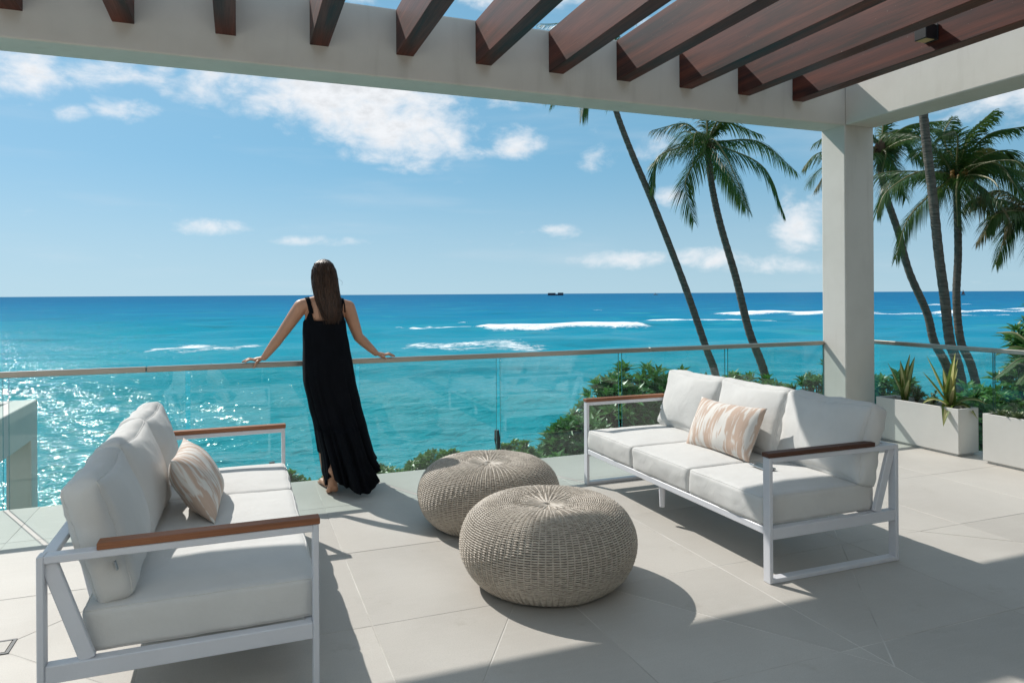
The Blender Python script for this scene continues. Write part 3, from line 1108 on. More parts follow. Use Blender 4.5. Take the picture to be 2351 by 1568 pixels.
def make_sofa(loc, rz, label, seed, bw=.602, by=0.0):
    """front faces -x in local space"""
    t = empty('sofa', loc, rz, label=label, cat='sofa', group='white sofas facing each other')
    wm = M['white_metal']
    tw = .021          # bar thickness
    for sg in (-1, 1):
        y0, y1 = (HL - .05, HL) if sg > 0 else (-HL, -HL + .05)
        b = MB()
        b.box(FX, FX + tw, y0, y1, .0, .613)
        b.build('leg', wm, t, bevel=.003)
        MB().box(BX - tw, BX, y0, y1, .0, .613).build('leg', wm, t, bevel=.003)
        MB().box(FX + tw, BX - tw, y0, y1, .0, .022).build('foot_bar', wm, t, bevel=.003)
        ab = MB().box(FX + tw - .001, BX - tw + .001, y0 + .0005, y1 - .0005, .588, .6125).build('arm_bar', wm, t, bevel=.003)
        MB().box(FX - .004, BX - .165, y0 - .002, y1 + .002, .6135, .636).build('armrest', M['teak_shaded' if (sg < 0 and bw > .61) else 'teak'], t, bevel=.0025)
        MB().box(FX + tw, BX - tw, y0 + .004, y1 - .004, .212, .268).build('side_rail', wm, t, bevel=.003)
        # inclined strut that carries the back
        ym = (y0 + y1) / 2
        MB().bar((BX - tw - .115, ym, .266), (BX - tw - .008, ym, .59), .046, .024, up=(0, 1, 0)).build('strut', wm, t, bevel=.003)
    MB().box(FX + .004, FX + .042, -HL + .05, HL - .05, .230, .266).build('front_rail', wm, t, bevel=.003)
    MB().box(BX - .045, BX - .005, -HL + .05, HL - .05, .590, .612).build('back_rail', wm, t, bevel=.003)
    MB().box(BX - .14, BX - .10, -HL + .05, HL - .05, .230, .266).build('rear_seat_rail', wm, t, bevel=.003)
    sl = MB().box(FX + .043, BX - .141, -.022, .022, .252, .264).mesh('slat', .002)
    sl.materials.append(wm)
    for k in range(15):
        o = obj('slat', sl, None, t)
        o.location = (0, -HL + .12 + k * (2 * HL - .24) / 14, 0)
    # upright back bars
    bk = MB()
    bk.bar((BX - .12, 0, .266), (BX - .05, 0, .592), .03, .016, up=(0, 1, 0))
    bkm = bk.mesh('back_bar', .002)
    bkm.materials.append(wm)
    for k in (-2, -1, 0, 1, 2):
        o = obj('back_bar', bkm, None, t)
        o.location = (0, k * .33, 0)
    MB().tube([(FX + .035, 0, .232), (FX + .035, 0, .19), (FX + .035, 0, .10)], [.022, .020, .016], 14).build('centre_foot', wm, t, smooth=False)
    cw = (2 * HL - .10) / 3
    rg = random.Random(seed)
    for k in range(3):
        y = -HL + .05 + cw * (k + .5)
        me, pp = cushion_mesh('seat_cushion', .735, cw - .006, .142, .020, .016, seed + k, wrinkle=.0028)
        o = obj('seat_cushion', me, M['fabric'], t, smooth=True)
        pp.build('piping', M['fabric'], o, smooth=True)
        o.location = (-.055, y, .338)
        o.rotation_euler = (0, 0, rg.uniform(-.006, .006))
        me, pp = cushion_mesh('back_cushion', .405, bw, .118, .030, .056, seed + 10 + k, ear=.024, wrinkle=.0055)
        o = obj('back_cushion', me, M['fabric'], t, smooth=True)
        pp.build('piping', M['fabric'], o, smooth=True)
        yb = (k - 1) * (bw + .001) + by
        o.location = (.272 + (.018 if bw > .61 else 0) + rg.uniform(-.006, .006), yb + rg.uniform(-.005, .005), .606 + rg.uniform(-.004, .006))
        # local x of the cushion points up the back
        o.rotation_euler = (rg.uniform(-.05, .05), -(PI / 2 - math.radians(16 + rg.uniform(-2.5, 2.5))), rg.uniform(-.03, .03))
        lb = MB().box(-.10, -.07, bw / 2, bw / 2 + .0275, .030, .034)
        if k == 2:
            lb.build('care_tag', M['ship_pale'], o)
    return t


make_sofa((2.828, 3.765, 0), 0, 'white sofa on the right with a phone on its near seat', 3, .630, -.012)
make_sofa((-.165, 3.575, 0), PI, 'white sofa on the left seen from its near end', 31)

pm = pillow_mesh('throw_pillow', .62, .34, .17, 2)
o = obj('throw_pillow', pm, M['ikat'], smooth=True, label='tan and white ikat lumbar pillow on the right sofa', cat='pillow', group='ikat lumbar pillows')


def orient(o, loc, xa, ya):
    """place o with its local x along xa and local y roughly along ya"""
    xa = Vector(xa).normalized()
    za = xa.cross(Vector(ya)).normalized()
    ya = za.cross(xa)
    m = Matrix((xa, ya, za)).transposed().to_4x4()
    m.translation = loc
    o.matrix_world = m


orient(o, (2.868, 3.72, .565), (.02, -1, .02), (.42, .0, .9))
o = obj('throw_pillow', pm, M['ikat'], smooth=True, label='tan and white ikat lumbar pillow on the left sofa', cat='pillow', group='ikat lumbar pillows')
orient(o, (-.185, 3.69, .555), (.02, 1, -.03), (-.52, .0, .85))

ph = empty('mobile_phone', (2.765, 3.245, .4300), -.10, label='mobile phone lying on the near seat of the right sofa', cat='phone')
MB().box(-.036, .036, -.075, .075, 0, .008).build('case', M['phone_rim'], ph, bevel=.003, seg=2)
MB().box(-.034, .034, -.073, .073, .0081, .0092).build('back_glass', M['phone_glass'], ph)
b = MB().box(-.031, -.003, .038, .070, .0093, .0105)
cb = b.build('camera_bump', M['phone_rim'], ph, bevel=.0004)

# ------------------------------------------------------------------ wicker poufs
def pouf_mesh():
    prof = [(.0, .374), (.05, .376), (.12, .386), (.20, .396), (.27, .394), (.335, .374), (.39, .330), (.425, .270), (.438, .205), (.428, .140),
            (.400, .080), (.355, .030), (.315, .006)]
    P = catmull([(a, 0, c) for a, c in prof], 400)
    cum = [0]
    for a, c in zip(P, P[1:]):
        cum.append(cum[-1] + (c - a).length)
    tot = cum[-1]

    def at(s):
        i = int(np.searchsorted(cum, s))
        i = min(max(i, 1), len(P) - 1)
        t = (s - cum[i - 1]) / max(1e-9, cum[i] - cum[i - 1])
        p = P[i - 1].lerp(P[i], t)
        tg = (P[i] - P[i - 1]).normalized()
        return p, Vector((-tg.z, 0, tg.x)) * -1
    V, Fc = [], []
    step = .0106
    n = int(tot / step)
    sides = 5
    rng = random.Random(5)
    for k in range(2, n + 1):
        p, nrm = at(k * step)
        if nrm.x < 0 and p.x > .3:
            nrm = -nrm
        if nrm.z < 0 and p.z > .36:
            nrm = -nrm
        r = p.x
        N = 84 if r > .17 else (42 if r > .085 else 21)
        if r < .02:
            continue
        seg = N * 4
        tr = .0043
        amp = .0020
        base = len(V)
        phs = PI * (k % 2)
        for i in range(seg):
            th = 2 * PI * i / seg
            wob = .0035 * noise.noise(Vector((math.cos(th) * 2.2, math.sin(th) * 2.2, p.z * 9)))
            off = wob + amp * math.cos(N * th) + .0005 * math.cos(N / 2 * th + phs) + rng.uniform(-.0005, .0005)
            c = Vector((p.x + nrm.x * off, 0, p.z + nrm.z * off))
            tg = Vector((-nrm.z, 0, nrm.x))
            for s in range(sides):
                q = 2 * PI * s / sides
                v = c + nrm * math.cos(q) * tr * .72 + tg * math.sin(q) * tr
                V.append((v.x * math.cos(th), v.x * math.sin(th), v.z))
        for i in range(seg):
            j = (i + 1) % seg
            for s in range(sides):
                s2 = (s + 1) % sides
                Fc.append((base + i * sides + s, base + j * sides + s, base + j * sides + s2, base + i * sides + s2))
    weave = rawmesh('weave', V, Fc)
    # stakes
    b = MB()
    for i in range(84):
        th = 2 * PI * (i + .5) / 84
        s0 = .12 if i % 4 == 0 else (.16 if i % 2 == 0 else .26)
        pts = []
        for q in range(26):
            p, _ = at(s0 + (tot - s0) * q / 25)
            pts.append((p.x * math.cos(th), p.x * math.sin(th), p.z))
        b.tube(pts, .0036, 4, cap=False)
    for i in range(24):
        th = 2 * PI * i / 24
        pts = []
        for q in range(8):
            p, nn = at(.012 + .13 * q / 7)
            z = p.z + .0005 + .001 * math.sin(q * 1.9)
            pts.append((p.x * math.cos(th), p.x * math.sin(th), z))
        b.tube(pts, [.0035, .006, .0072, .0075, .0075, .007, .0055, .003], 6)
    stakes = b.mesh('stakes')
    V, Fc = [], []
    m, sg = 40, 64
    for q in range(m):
        p, _ = at(tot * q / (m - 1))
        for i in range(sg):
            th = 2 * PI * i / sg
            V.append((p.x * .972 * math.cos(th), p.x * .972 * math.sin(th), p.z * .965))
    for q in range(m - 1):
        for i in range(sg):
            j = (i + 1) % sg
            Fc.append((q * sg + i, (q + 1) * sg + i, (q + 1) * sg + j, q * sg + j))
    return weave, stakes, rawmesh('core', V, Fc)


wv, sk_, cr = pouf_mesh()
for loc, rz, lab in (((1.428, 3.228, 0), .2, 'round woven wicker pouf in front, nearest the camera'),
                     ((1.445, 4.169, 0), 1.3, 'round woven wicker pouf behind the nearer one')):
    t = empty('wicker_pouf', loc, rz, label=lab, cat='pouf', group='wicker poufs between the sofas')
    t.scale = (1.0, .985, 1.0) if rz < 1 else (.985, 1.0, .99)
    obj('weave', wv, M['wicker'], t, smooth=True, kind='stuff')
    obj('stakes', sk_, M['wicker'], t, smooth=True, kind='stuff')
    obj('core', cr, M['wicker_core'], t, smooth=True)

# ------------------------------------------------------------------ planters
def planter(y1, y0, lab):
    X0, X1 = 5.745, 5.993
    t = empty('planter_box', ((X0 + X1) / 2, (y0 + y1) / 2, 0), label=lab, cat='planter', group='white planter boxes along the side balustrade')
    hx, hy = (X1 - X0) / 2, (y1 - y0) / 2
    b = MB()
    wl = .018
    b.box(-hx, -hx + wl, -hy, hy, .022, .408)
    b.build('wall', M['planter_white'], t, bevel=.002)
    MB().box(hx - wl, hx, -hy, hy, .022, .408).build('wall', M['planter_white'], t, bevel=.002)
    MB().box(-hx + wl, hx - wl, -hy, -hy + wl, .022, .4075).build('wall', M['planter_white'], t, bevel=.002)
    MB().box(-hx + wl, hx - wl, hy - wl, hy, .022, .4075).build('wall', M['planter_white'], t, bevel=.002)
    MB().box(-hx + .022, hx - .022, -hy + .025, hy - .025, 0, .0225).build('plinth', M['planter_white'], t)
    MB().box(-hx + wl, hx - wl, -hy + wl, hy - wl, .03, .368).build('soil', M['soil'], t)
    return t


planter(5.14, 4.30, 'white planter box with two variegated spiky plants beside the post')
planter(4.088, 3.25, 'white planter box of succulents cut off by the right edge')


def strap_leaf(pts, w0, n=9, fold=.25, prof=None, twist=0):
    """leaf blade along a path: returns verts/faces with a folded mid rib"""
    P = catmull(pts, n)
    V, Fc = [], []
    for i, p in enumerate(P):
        t = (P[min(i + 1, n - 1)] - P[max(i - 1, 0)]).normalized()
        up = Vector((0, 0, 1))
        sd = t.cross(up)
        if sd.length < .15:
            h = Vector((P[-1].x - P[0].x, P[-1].y - P[0].y, 0))
            if h.length < 1e-3:
                h = Vector((1, 0, 0))
            sd = h.normalized().cross(up)
        sd.normalize()
        if twist:
            sd = Matrix.Rotation(twist * i / n, 3, t) @ sd
        nr = sd.cross(t).normalized()
        u = i / (n - 1)
        k = prof(u) if prof else math.sin(PI * min(.999, u * .86 + .12)) ** .8
        hw = w0 / 2 * k
        V += [p - sd * hw + nr * hw * fold, p - sd * hw * .45 + nr * hw * fold * .4, p, p + sd * hw * .45 + nr * hw * fold * .4, p + sd * hw + nr * hw * fold]
    for i in range(n - 1):
        for k in range(4):
            a = i * 5 + k
            Fc.append((a, a + 1, a + 6, a + 5))
    return V, Fc


def agave(loc, leaves, label, seed):
    t = empty('variegated_agave', loc, label=label, cat='plant', group='variegated plants in the white planter')
    rg = random.Random(seed)
    for a, L, rise, droop, w in leaves:
        L *= 1.3
        dx, dy = math.sin(a), math.cos(a)
        pts = []
        for q in range(5):
            u = q / 4
            pts.append((dx * L * u * (1 - rise) , dy * L * u * (1 - rise), L * rise * u - droop * u * u * L + .01))
        prof = lambda u: (.55 + 1.9 * u) if u < .24 else max(.02, (1 - ((u - .24) / .76) ** 1.9)) * 1.006
        V, Fc = strap_leaf(pts, w * 1.75, 10, .42, prof, rg.uniform(-.5, .5))
        me = rawmesh('leaf', V, Fc)
        me.materials.append(M['agave_cream'])
        me.materials.append(M['agave_green'])
        for p in me.polygons:
            k = p.index % 4
            p.material_index = 1 if k in (0, 3) else 0
        obj('leaf', me, None, t, smooth=True)
    return t


# azimuth (0 = +y), length, rise, droop, width
agave((5.87, 4.93, .366), [(2.9, .40, .90, .02, .055), (-.9, .40, .72, .0, .05), (-1.7, .36, .86, .06, .055), (1.8, .42, .80, .02, .06),
                           (.4, .36, .84, .02, .05), (-2.6, .30, .7, .1, .045), (1.2, .30, .75, .1, .045), (2.3, .33, .9, .0, .05)],
      'smaller cream striped spiky plant at the far end of the planter', 3)
agave((5.87, 4.47, .366), [(2.8, .42, .92, .0, .075), (-.55, .50, .72, .0, .06), (-.9, .44, .62, .05, .055), (2.2, .40, .88, .02, .065), (1.7, .36, .82, .05, .06),
                           (-1.3, .42, .52, .42, .05), (2.6, .44, .52, .40, .05), (-2.0, .34, .48, .75, .05), (2.95, .34, .5, .62, .05), (.3, .36, .8, .05, .055),
                           (-2.6, .26, .75, .1, .05), (1.2, .34, .6, .4, .045)],
      'larger cream striped spiky plant at the near end of the planter', 8)


def rosette_plant(name, loc, R, n, mat, label, seed, tiers=3, group=None):
    t = empty(name, loc, label=label, cat='plant', group=group)
    rg = random.Random(seed)
    b = MB()
    for k in range(n):
        a = k * 2.399963
        u = (k + 1) / n
        el = math.radians(78 - 66 * u)
        L = R * (.35 + .65 * u) * rg.uniform(.9, 1.1)
        d = Vector((math.cos(a) * math.cos(el), math.sin(a) * math.cos(el), math.sin(el)))
        pts = [Vector((0, 0, .01)), d * L * .5 + Vector((0, 0, .01)), d * L + Vector((0, 0, .02))]
        V, Fc = strap_leaf(pts, L * .42, 5, .35, lambda q: math.sin(PI * min(.97, q * .75 + .2)))
        b.add(V, Fc)
    b.build('foliage', mat, t, smooth=True)
    return t


def leafy_clump(name, loc, rad, nst, leaf, mat, label, seed, cat='plant', group=None):
    t = empty(name, loc, label=label, cat=cat, group=group)
    rg = random.Random(seed)
    b, s = MB(), MB()
    for k in range(nst):
        a, e = rg.uniform(0, 2 * PI), rg.uniform(.2, 1.0)
        tip = Vector((math.cos(a) * rad[0] * (1 - e * .6), math.sin(a) * rad[1] * (1 - e * .6), rad[2] * e))
        s.tube([(0, 0, 0), tip * .5 + Vector((0, 0, .02)), tip], [.005, .004, .002], 4)
        for q in range(9):
            f = .35 + .65 * q / 8
            c = tip * f
            an = rg.uniform(0, 2 * PI)
            d = Vector((math.cos(an), math.sin(an), rg.uniform(.1, .9))).normalized()
            V, Fc = strap_leaf([c, c + d * leaf * .5 + Vector((0, 0, .004)), c + d * leaf], leaf * .42, 4, .3, lambda u: math.sin(PI * min(.96, u * .8 + .15)))
            b.add(V, Fc)
    b.build('foliage', mat, t)
    s.build('stem', M['bark'], t)
    return t


leafy_clump('small_plant', (5.86, 4.80, .367), (.10, .09, .17), 9, .045, M['succulent'], 'low green plant between the two spiky plants, far one', 1, group='low plants in the planters')
leafy_clump('small_plant', (5.85, 4.63, .367), (.09, .07, .16), 9, .045, M['succulent'], 'low green plant between the two spiky plants, near one', 2, group='low plants in the planters')
rosette_plant('succulent', (5.86, 4.00, .365), .12, 34, M['succulent'], 'green succulent rosette at the far end of the cut-off planter', 5, group='low plants in the planters')
rosette_plant('succulent', (5.84, 3.87, .365), .13, 34, M['succulent'], 'grey green succulent rosette second from the end of the cut-off planter', 6, group='low plants in the planters')

# ------------------------------------------------------------------ palms
RT = Vector((math.cos(PSI), -math.sin(PSI), 0))
FW = Vector((math.sin(PSI), math.cos(PSI), 0))
UP = Vector((0, 0, 1))


def frond_mesh(pts, seed, length_scale=1.0, nleaf=78, leaf=1.0, dry=False):
    """pinnate palm leaf: arching rib with drooping leaflets on both sides"""
    rg = random.Random(seed)
    n = 26
    P = catmull(pts, n)
    rib = MB()
    tot = sum((b - a).length for a, b in zip(P, P[1:]))
    rad = [.040 * (1 - i / n) ** .8 * length_scale + .006 for i in range(n)]
    rib.tube(P, rad, 5)
    nv_rib = len(rib.f)
    hor = Vector((P[-1].x - P[0].x, P[-1].y - P[0].y, 0))
    if hor.length < .05:
        hor = Vector((rg.uniform(-1, 1), rg.uniform(-1, 1), 0))
    side0 = hor.normalized().cross(UP)
    for sgn in (-1, 1):
        for k in range(nleaf):
            u = .13 + .87 * (k + rg.uniform(-.25, .25)) / nleaf
            u = min(max(u, .1), .995)
            x = u * (n - 1)
            i = min(int(x), n - 2)
            p = P[i].lerp(P[i + 1], x - i)
            t = (P[min(i + 2, n - 1)] - P[max(i - 1, 0)]).normalized()
            sd = (side0 - t * side0.dot(t)).normalized() * sgn
            prof = min(1, (u - .05) / .22) * (1 - max(0, (u - .55) / .45) ** 1.7 * .72)
            L = leaf * prof * rg.uniform(.82, 1.1) * length_scale
            if rg.random() < .05:
                L *= .5
            d = (sd * (1 - .35 * u) + t * (.55 + .55 * u) + UP * rg.uniform(-.25, .12)).normalized()
            dn = Vector((0, 0, -1))
            sag = rg.uniform(.55, 1.0)
            wdt = .030 * length_scale * rg.uniform(.8, 1.2) * 1.25
            q = [p]
            for s in (1, 2, 3):
                f = s / 3
                q.append(p + d * L * f * (1 - .22 * f * sag) + dn * L * sag * .62 * f * f)
            V, Fc = [], []
            for s, c in enumerate(q):
                tt = (q[min(s + 1, 3)] - q[max(s - 1, 0)]).normalized()
                wv = tt.cross(UP)
                if wv.length < .1:
                    wv = t.copy()
                wv = (wv.normalized() * .6 + t * .8).normalized()
                ww = wdt * (.55, 1, .8, .06)[s] * .5
                V += [c - wv * ww, c + wv * ww]
            for s in range(3):
                Fc.append((2 * s, 2 * s + 1, 2 * s + 3, 2 * s + 2))
            rib.add(V, Fc)
    me = rib.mesh('frond')
    me.materials.append(M['frond_rib'])
    me.materials.append(M['frond_dry'] if dry else M['frond_green'])
    mi = np.ones(len(me.polygons), np.int32)
    mi[:nv_rib] = 0
    me.polygons.foreach_set('material_index', mi)
    return me


def palm(label, trunk, r0, r1, fronds, scale, seed, nuts=False, nrand=0, cat='palm tree'):
    """trunk: world points from the foot up; fronds: local (right, up, away) paths from the crown"""
    base = Vector(trunk[0])
    t = empty('palm_tree', base, label=label, cat=cat, group='coconut palms')
    rg = random.Random(seed)
    P = [p - base for p in catmull(trunk, 90)]
    rad = []
    for i in range(90):
        u = i / 89
        r = (r0 + (r1 - r0) * u ** .8) * .72
        r += .10 * r0 * math.exp(-u * 14)
        rad.append(r * (1 + (.045 if i % 2 else -.02) + rg.uniform(-.02, .02)))
    MB().tube(P, rad, 14).build('trunk', M['palm_trunk'], t, smooth=True)
    top = P[-1]
    fib = MB()
    fib.sphere(top + UP * .12 * scale, (.20 * scale, .20 * scale, .36 * scale), 10, 8)
    for k in range(16):
        a = rg.uniform(0, 2 * PI)
        d = Vector((math.cos(a), math.sin(a), rg.uniform(-.3, .6)))
        fib.tube([top, top + d * .25 * scale, top + d * .42 * scale - UP * .12 * scale], [.035 * scale, .03 * scale, .008], 5)
    fib.build('crown_shaft', M['fibre'], t, smooth=True)
    allf = [[Vector(RT * a + UP * c + FW * e) for a, c, e in f] for f in fronds]
    for k in range(nrand):
        a = 2.399963 * k + rg.uniform(-.3, .3)
        el = rg.uniform(-.15, 1.25)
        L = scale * rg.uniform(2.3, 3.0)
        h = Vector((math.cos(a), math.sin(a), 0))
        c0 = h * math.cos(el) + UP * math.sin(el)
        dr = rg.uniform(.35, .75)
        allf.append([c0 * L * .08, c0 * L * .4 - UP * .02, c0 * L * .75 - UP * L * dr * .28 + h * L * .06, c0 * L - UP * L * dr * .75])
    for k, f in enumerate(allf):
        pts = [top + UP * .12 * scale] + [top + p for p in f]
        me = frond_mesh(pts, seed * 100 + k, scale, dry=(rg.random() < .12))
        obj('frond', me, None, t)
    if nuts:
        nb = MB()
        for k in range(26):
            a = rg.uniform(0, 2 * PI)
            c = top + Vector((math.cos(a) * .3, math.sin(a) * .3, 0)) * scale * rg.uniform(.4, 1.2) + UP * rg.uniform(-.15, .3) * scale - FW * .2
            nb.sphere(c, rg.uniform(.04, .075) * scale, 8, 6)
            nb.tube([top, c], .01, 4)
        nb.build('fruit_cluster', M['coconut'], t, smooth=True, kind='stuff')
    return t


def ext(trunk, zg):
    a, b2 = Vector(trunk[0]), Vector(trunk[1])
    d = (a - b2)
    k = (a.z - zg) / max(.2, -d.z)
    e = a + Vector((d.x, d.y, 0)) * k * .55
    e.z = zg
    return [e] + [Vector(p) for p in trunk]


palm('tall leaning palm whose crown is hidden above the beam',
     ext([(16.32, 21.58, -1.74), (15.95, 21.72, -.54), (15.22, 22.0, 1.77), (14.2, 22.39, 4.65), (13.46, 22.68, 6.57), (12.95, 22.87, 8.04), (12.62, 23.0, 9.35)], -4.6),
     .205, .135, [[(-.5, .35, 0), (-1.4, .15, -.3), (-2.05, -1.1, -.4)], [(-.3, .2, .3), (-.65, -.35, .4), (-.85, -1.35, .5)], [(.5, .8, 0), (1.6, 1.5, 0), (2.8, 1.2, 0)],
                  [(.2, .9, 0), (.6, 2.1, .2), (1.6, 2.7, .3)], [(-.3, .9, .3), (-1.0, 2.0, .5), (-2.4, 2.2, .7)], [(.3, .4, -.5), (.8, .6, -1.6), (1.2, -.1, -2.4)]],
     1.0, 11, nrand=5)
palm('palm with a full drooping crown just left of the white post',
     ext([(17.99, 20.93, -1.67), (17.44, 21.14, 0), (17.01, 21.31, 1.92), (16.5, 21.51, 3.84), (16.21, 21.62, 5.28), (16.05, 21.69, 6.75)], -4.6),
     .225, .15, [[(.56, .2, 0), (2.0, .2, .2), (3.42, -.92, .3)], [(.6, -.15, -.4), (1.83, -.91, -.7), (2.51, -2.6, -.8)], [(.5, -.3, .5), (1.15, -1.03, .8), (1.73, -2.13, 1.0)],
                 [(.12, .1, -.6), (.49, -1.0, -1.3), (1.04, -2.56, -1.5)], [(-.19, -.2, -.3), (-.78, -.95, -.6), (-.97, -1.6, -.7), (-.7, -2.83, -.8)],
                 [(-.3, .05, -.2), (-1.15, -.12, -.4), (-1.97, -.55, -.5), (-2.12, -1.76, -.5)], [(-.34, .2, .3), (-1.03, .2, .8), (-1.84, -.43, 1.2)],
                 [(-.22, .5, .2), (-.75, .95, .4), (-1.9, .75, .6)], [(.28, .55, 0), (.7, .95, .2), (2.1, .50, .3)], [(.0, .9, 0), (-.1, 1.9, .2), (.4, 2.7, .3)],
                 [(.2, .7, -.3), (.7, 1.7, -.9), (1.6, 1.9, -1.5)], [(-.25, .3, -.5), (-.75, .2, -1.2), (-.95, -1.0, -1.6)], [(.3, .2, .6), (.8, .1, 1.6), (1.0, -.8, 2.4)],
                 [(-.2, .5, .6), (-.5, .9, 1.5), (-.9, .4, 2.3)]],
     1.0, 12, nrand=0)
palm('palm with a bending trunk right beside the white post',
     ext([(24.27, 18.51, -1.59), (23.76, 18.71, -.42), (23.52, 18.8, .63), (22.92, 19.03, 2.14), (22.56, 19.17, 3.58), (22.2, 19.31, 4.76), (21.99, 19.39, 5.74), (21.95, 19.4, 6.5)], -4.6),
     .22, .15, [[(.2, .3, 0), (.7, .5, -.2), (1.4, -.47, -.3)], [(.2, .4, 0), (1.1, 1.0, .1), (2.4, 1.2, .2)], [(.0, -.1, -.4), (-.3, -.9, -.7), (-.2, -1.9, -.8)],
                [(.26, 0, .2), (.85, -.6, .4), (1.2, -1.6, .5)], [(-.4, .2, 0), (-1.4, .0, .1), (-2.3, -1.3, .2)], [(-.3, .6, 0), (-1.2, 1.0, .2), (-2.3, .4, .3)], [(.1, .8, .0), (.3, 1.7, .1), (1.2, 2.2, .2)]],
     1.0, 13, nrand=7)
palm('thick pale palm trunk rising out of the picture right of the post',
     ext([(17.98, 13.43, -.74), (17.76, 13.52, .07), (17.64, 13.57, 1.22), (17.49, 13.62, 2.42), (17.36, 13.67, 3.85), (17.21, 13.73, 5.28), (17.13, 13.76, 6.15), (17.07, 13.79, 7.01), (17.0, 13.8, 8.6)], -3.5),
     .180, .150, [], 1.0, 14, nrand=12)
palm('palm with orange fruit and a wide windswept crown at the right',
     ext([(19.3, 14.0, -.86), (18.98, 14.12, 0), (18.87, 14.16, 1.21), (18.92, 14.14, 2.47), (18.91, 14.15, 3.72), (18.89, 14.16, 4.55)], -3.5),
     .160, .125, [[(-.4, .2, 0), (-1.16, .2, -.1), (-2.06, -.34, -.2), (-2.35, -.94, -.2)], [(-.45, -.15, -.2), (-.9, -.45, -.3), (-1.6, -1.15, -.4), (-1.95, -2.25, -.4)],
                  [(0.05, .5, 0), (.25, 1.3, -.3), (.8, 1.75, -.6)], [(-.05, .5, .1), (-.1, 1.35, .4), (.35, 1.95, .7)], [(-.1, .5, -.2), (-.3, 1.2, -.5), (-.8, 1.1, -.7)], [(.15, .6, 0), (.51, 1.35, .1), (1.2, 2.0, .2)],
                  [(.26, .6, 0), (.86, 1.25, -.1), (1.8, 1.45, -.2)], [(.25, .2, 0), (.86, .45, .1), (2.2, .2, .2)], [(.25, -.05, -.2), (.55, -.36, -.4), (1.0, -.96, -.5), (1.0, -1.6, -.5)],
                  [(.3, .4, .2), (1.3, .8, .4), (2.4, .5, .5)], [(.1, .3, -.5), (.4, .2, -1.2), (.7, -.7, -1.6)], [(-.1, .6, .3), (-.6, 1.4, .8), (-1.5, 1.6, 1.2)],
                  [(.3, .1, .3), (1.0, -.3, .6), (1.8, -1.1, .8)], [(-.2, 0, -.4), (-.5, -.5, -.8), (-.6, -1.4, -1.0)], [(.3, .3, .0), (1.4, .2, .0), (2.3, -.7, .1)]],
     .84, 15, nuts=True, nrand=9)
palm('palm at the right edge with only its left fronds in view',
     ext([(21.5, 12.9, -1.0), (21.4, 12.95, 0.5), (21.2, 13.2, 2.2), (21.06, 13.32, 3.4)], -3.5),
     .185, .135, [[(-.38, .1, 0), (-.91, -.2, -.1), (-1.37, -1.25, -.2)], [(-.38, .3, 0), (-1.0, .3, .1), (-1.72, -.64, .1)], [(-.25, -.1, -.3), (-.42, -.6, -.5), (-.48, -1.5, -.6)],
                  [(-.3, .5, .2), (-.9, .9, .4), (-1.7, .5, .5)], [(-.1, .6, 0), (-.4, 1.3, .1), (-1.0, 1.6, .2)]],
     .84, 16, nrand=7)

# ------------------------------------------------------------------ shrubs
def shrub(label, loc, rx, ry, h, nros, leaf, mat, seed, cat='shrub', name='shrub', nl=13, wid=.27, group='shrubs outside the balustrade'):
    """rosettes of long leaves on branching stems"""
    t = empty(name, loc, label=label, cat=cat, group=group)
    rg = random.Random(seed)
    V, Fc = [], []
    stems = MB()
    for k in range(nros):
        a = rg.uniform(0, 2 * PI)
        e = rg.random() ** .8
        rr = math.sqrt(max(0, 1 - (e * .98) ** 2)) * rg.uniform(.70, 1.03)
        lump = 1 + .22 * noise.noise(Vector((math.cos(a) * 1.6 + seed, math.sin(a) * 1.6, e * 2.2)))
        c = Vector((math.cos(a) * rx * rr * lump, math.sin(a) * ry * rr * lump, h * (.12 + .88 * e) * (lump * .5 + .5) * rg.uniform(.9, 1.04)))
        nrm = Vector((c.x / rx, c.y / ry, .55 + e)).normalized()
        nrm = (nrm + Vector((rg.uniform(-.5, .5), rg.uniform(-.5, .5), rg.uniform(-.1, .5)))).normalized()
        if k % 3 == 0:
            stems.tube([Vector((c.x * .15, c.y * .15, 0)), c * .6 + Vector((0, 0, -.05)), c], [.035, .02, .010], 5, cap=False)
        u = nrm.orthogonal().normalized()
        v = nrm.cross(u)
        for q in range(nl):
            an = q * 2.399963 + rg.uniform(-.3, .3)
            fl = .15 + .85 * q / nl
            spread = .25 + 1.05 * fl
            d = (nrm * math.cos(spread) + (u * math.cos(an) + v * math.sin(an)) * math.sin(spread)).normalized()
            L = leaf * rg.uniform(.75, 1.15) * (.65 + .35 * fl)
            w = L * wid * .5
            s = d.cross(nrm)
            if s.length < .05:
                s = u.copy()
            s.normalize()
            n2 = s.cross(d)
            mid = c + d * L * .5 + n2 * L * .04
            tip = c + d * L - nrm * L * .16
            b0 = len(V)
            V += [c + d * L * .06, mid - s * w + n2 * w * .25, mid, mid + s * w + n2 * w * .25, tip]
            Fc += [(b0, b0 + 2, b0 + 1), (b0, b0 + 3, b0 + 2), (b0 + 1, b0 + 2, b0 + 4), (b0 + 2, b0 + 3, b0 + 4)]
    obj('foliage', rawmesh('foliage', V, Fc), mat, t, kind='stuff')
    stems.build('stem', M['bark'], t)
    return t


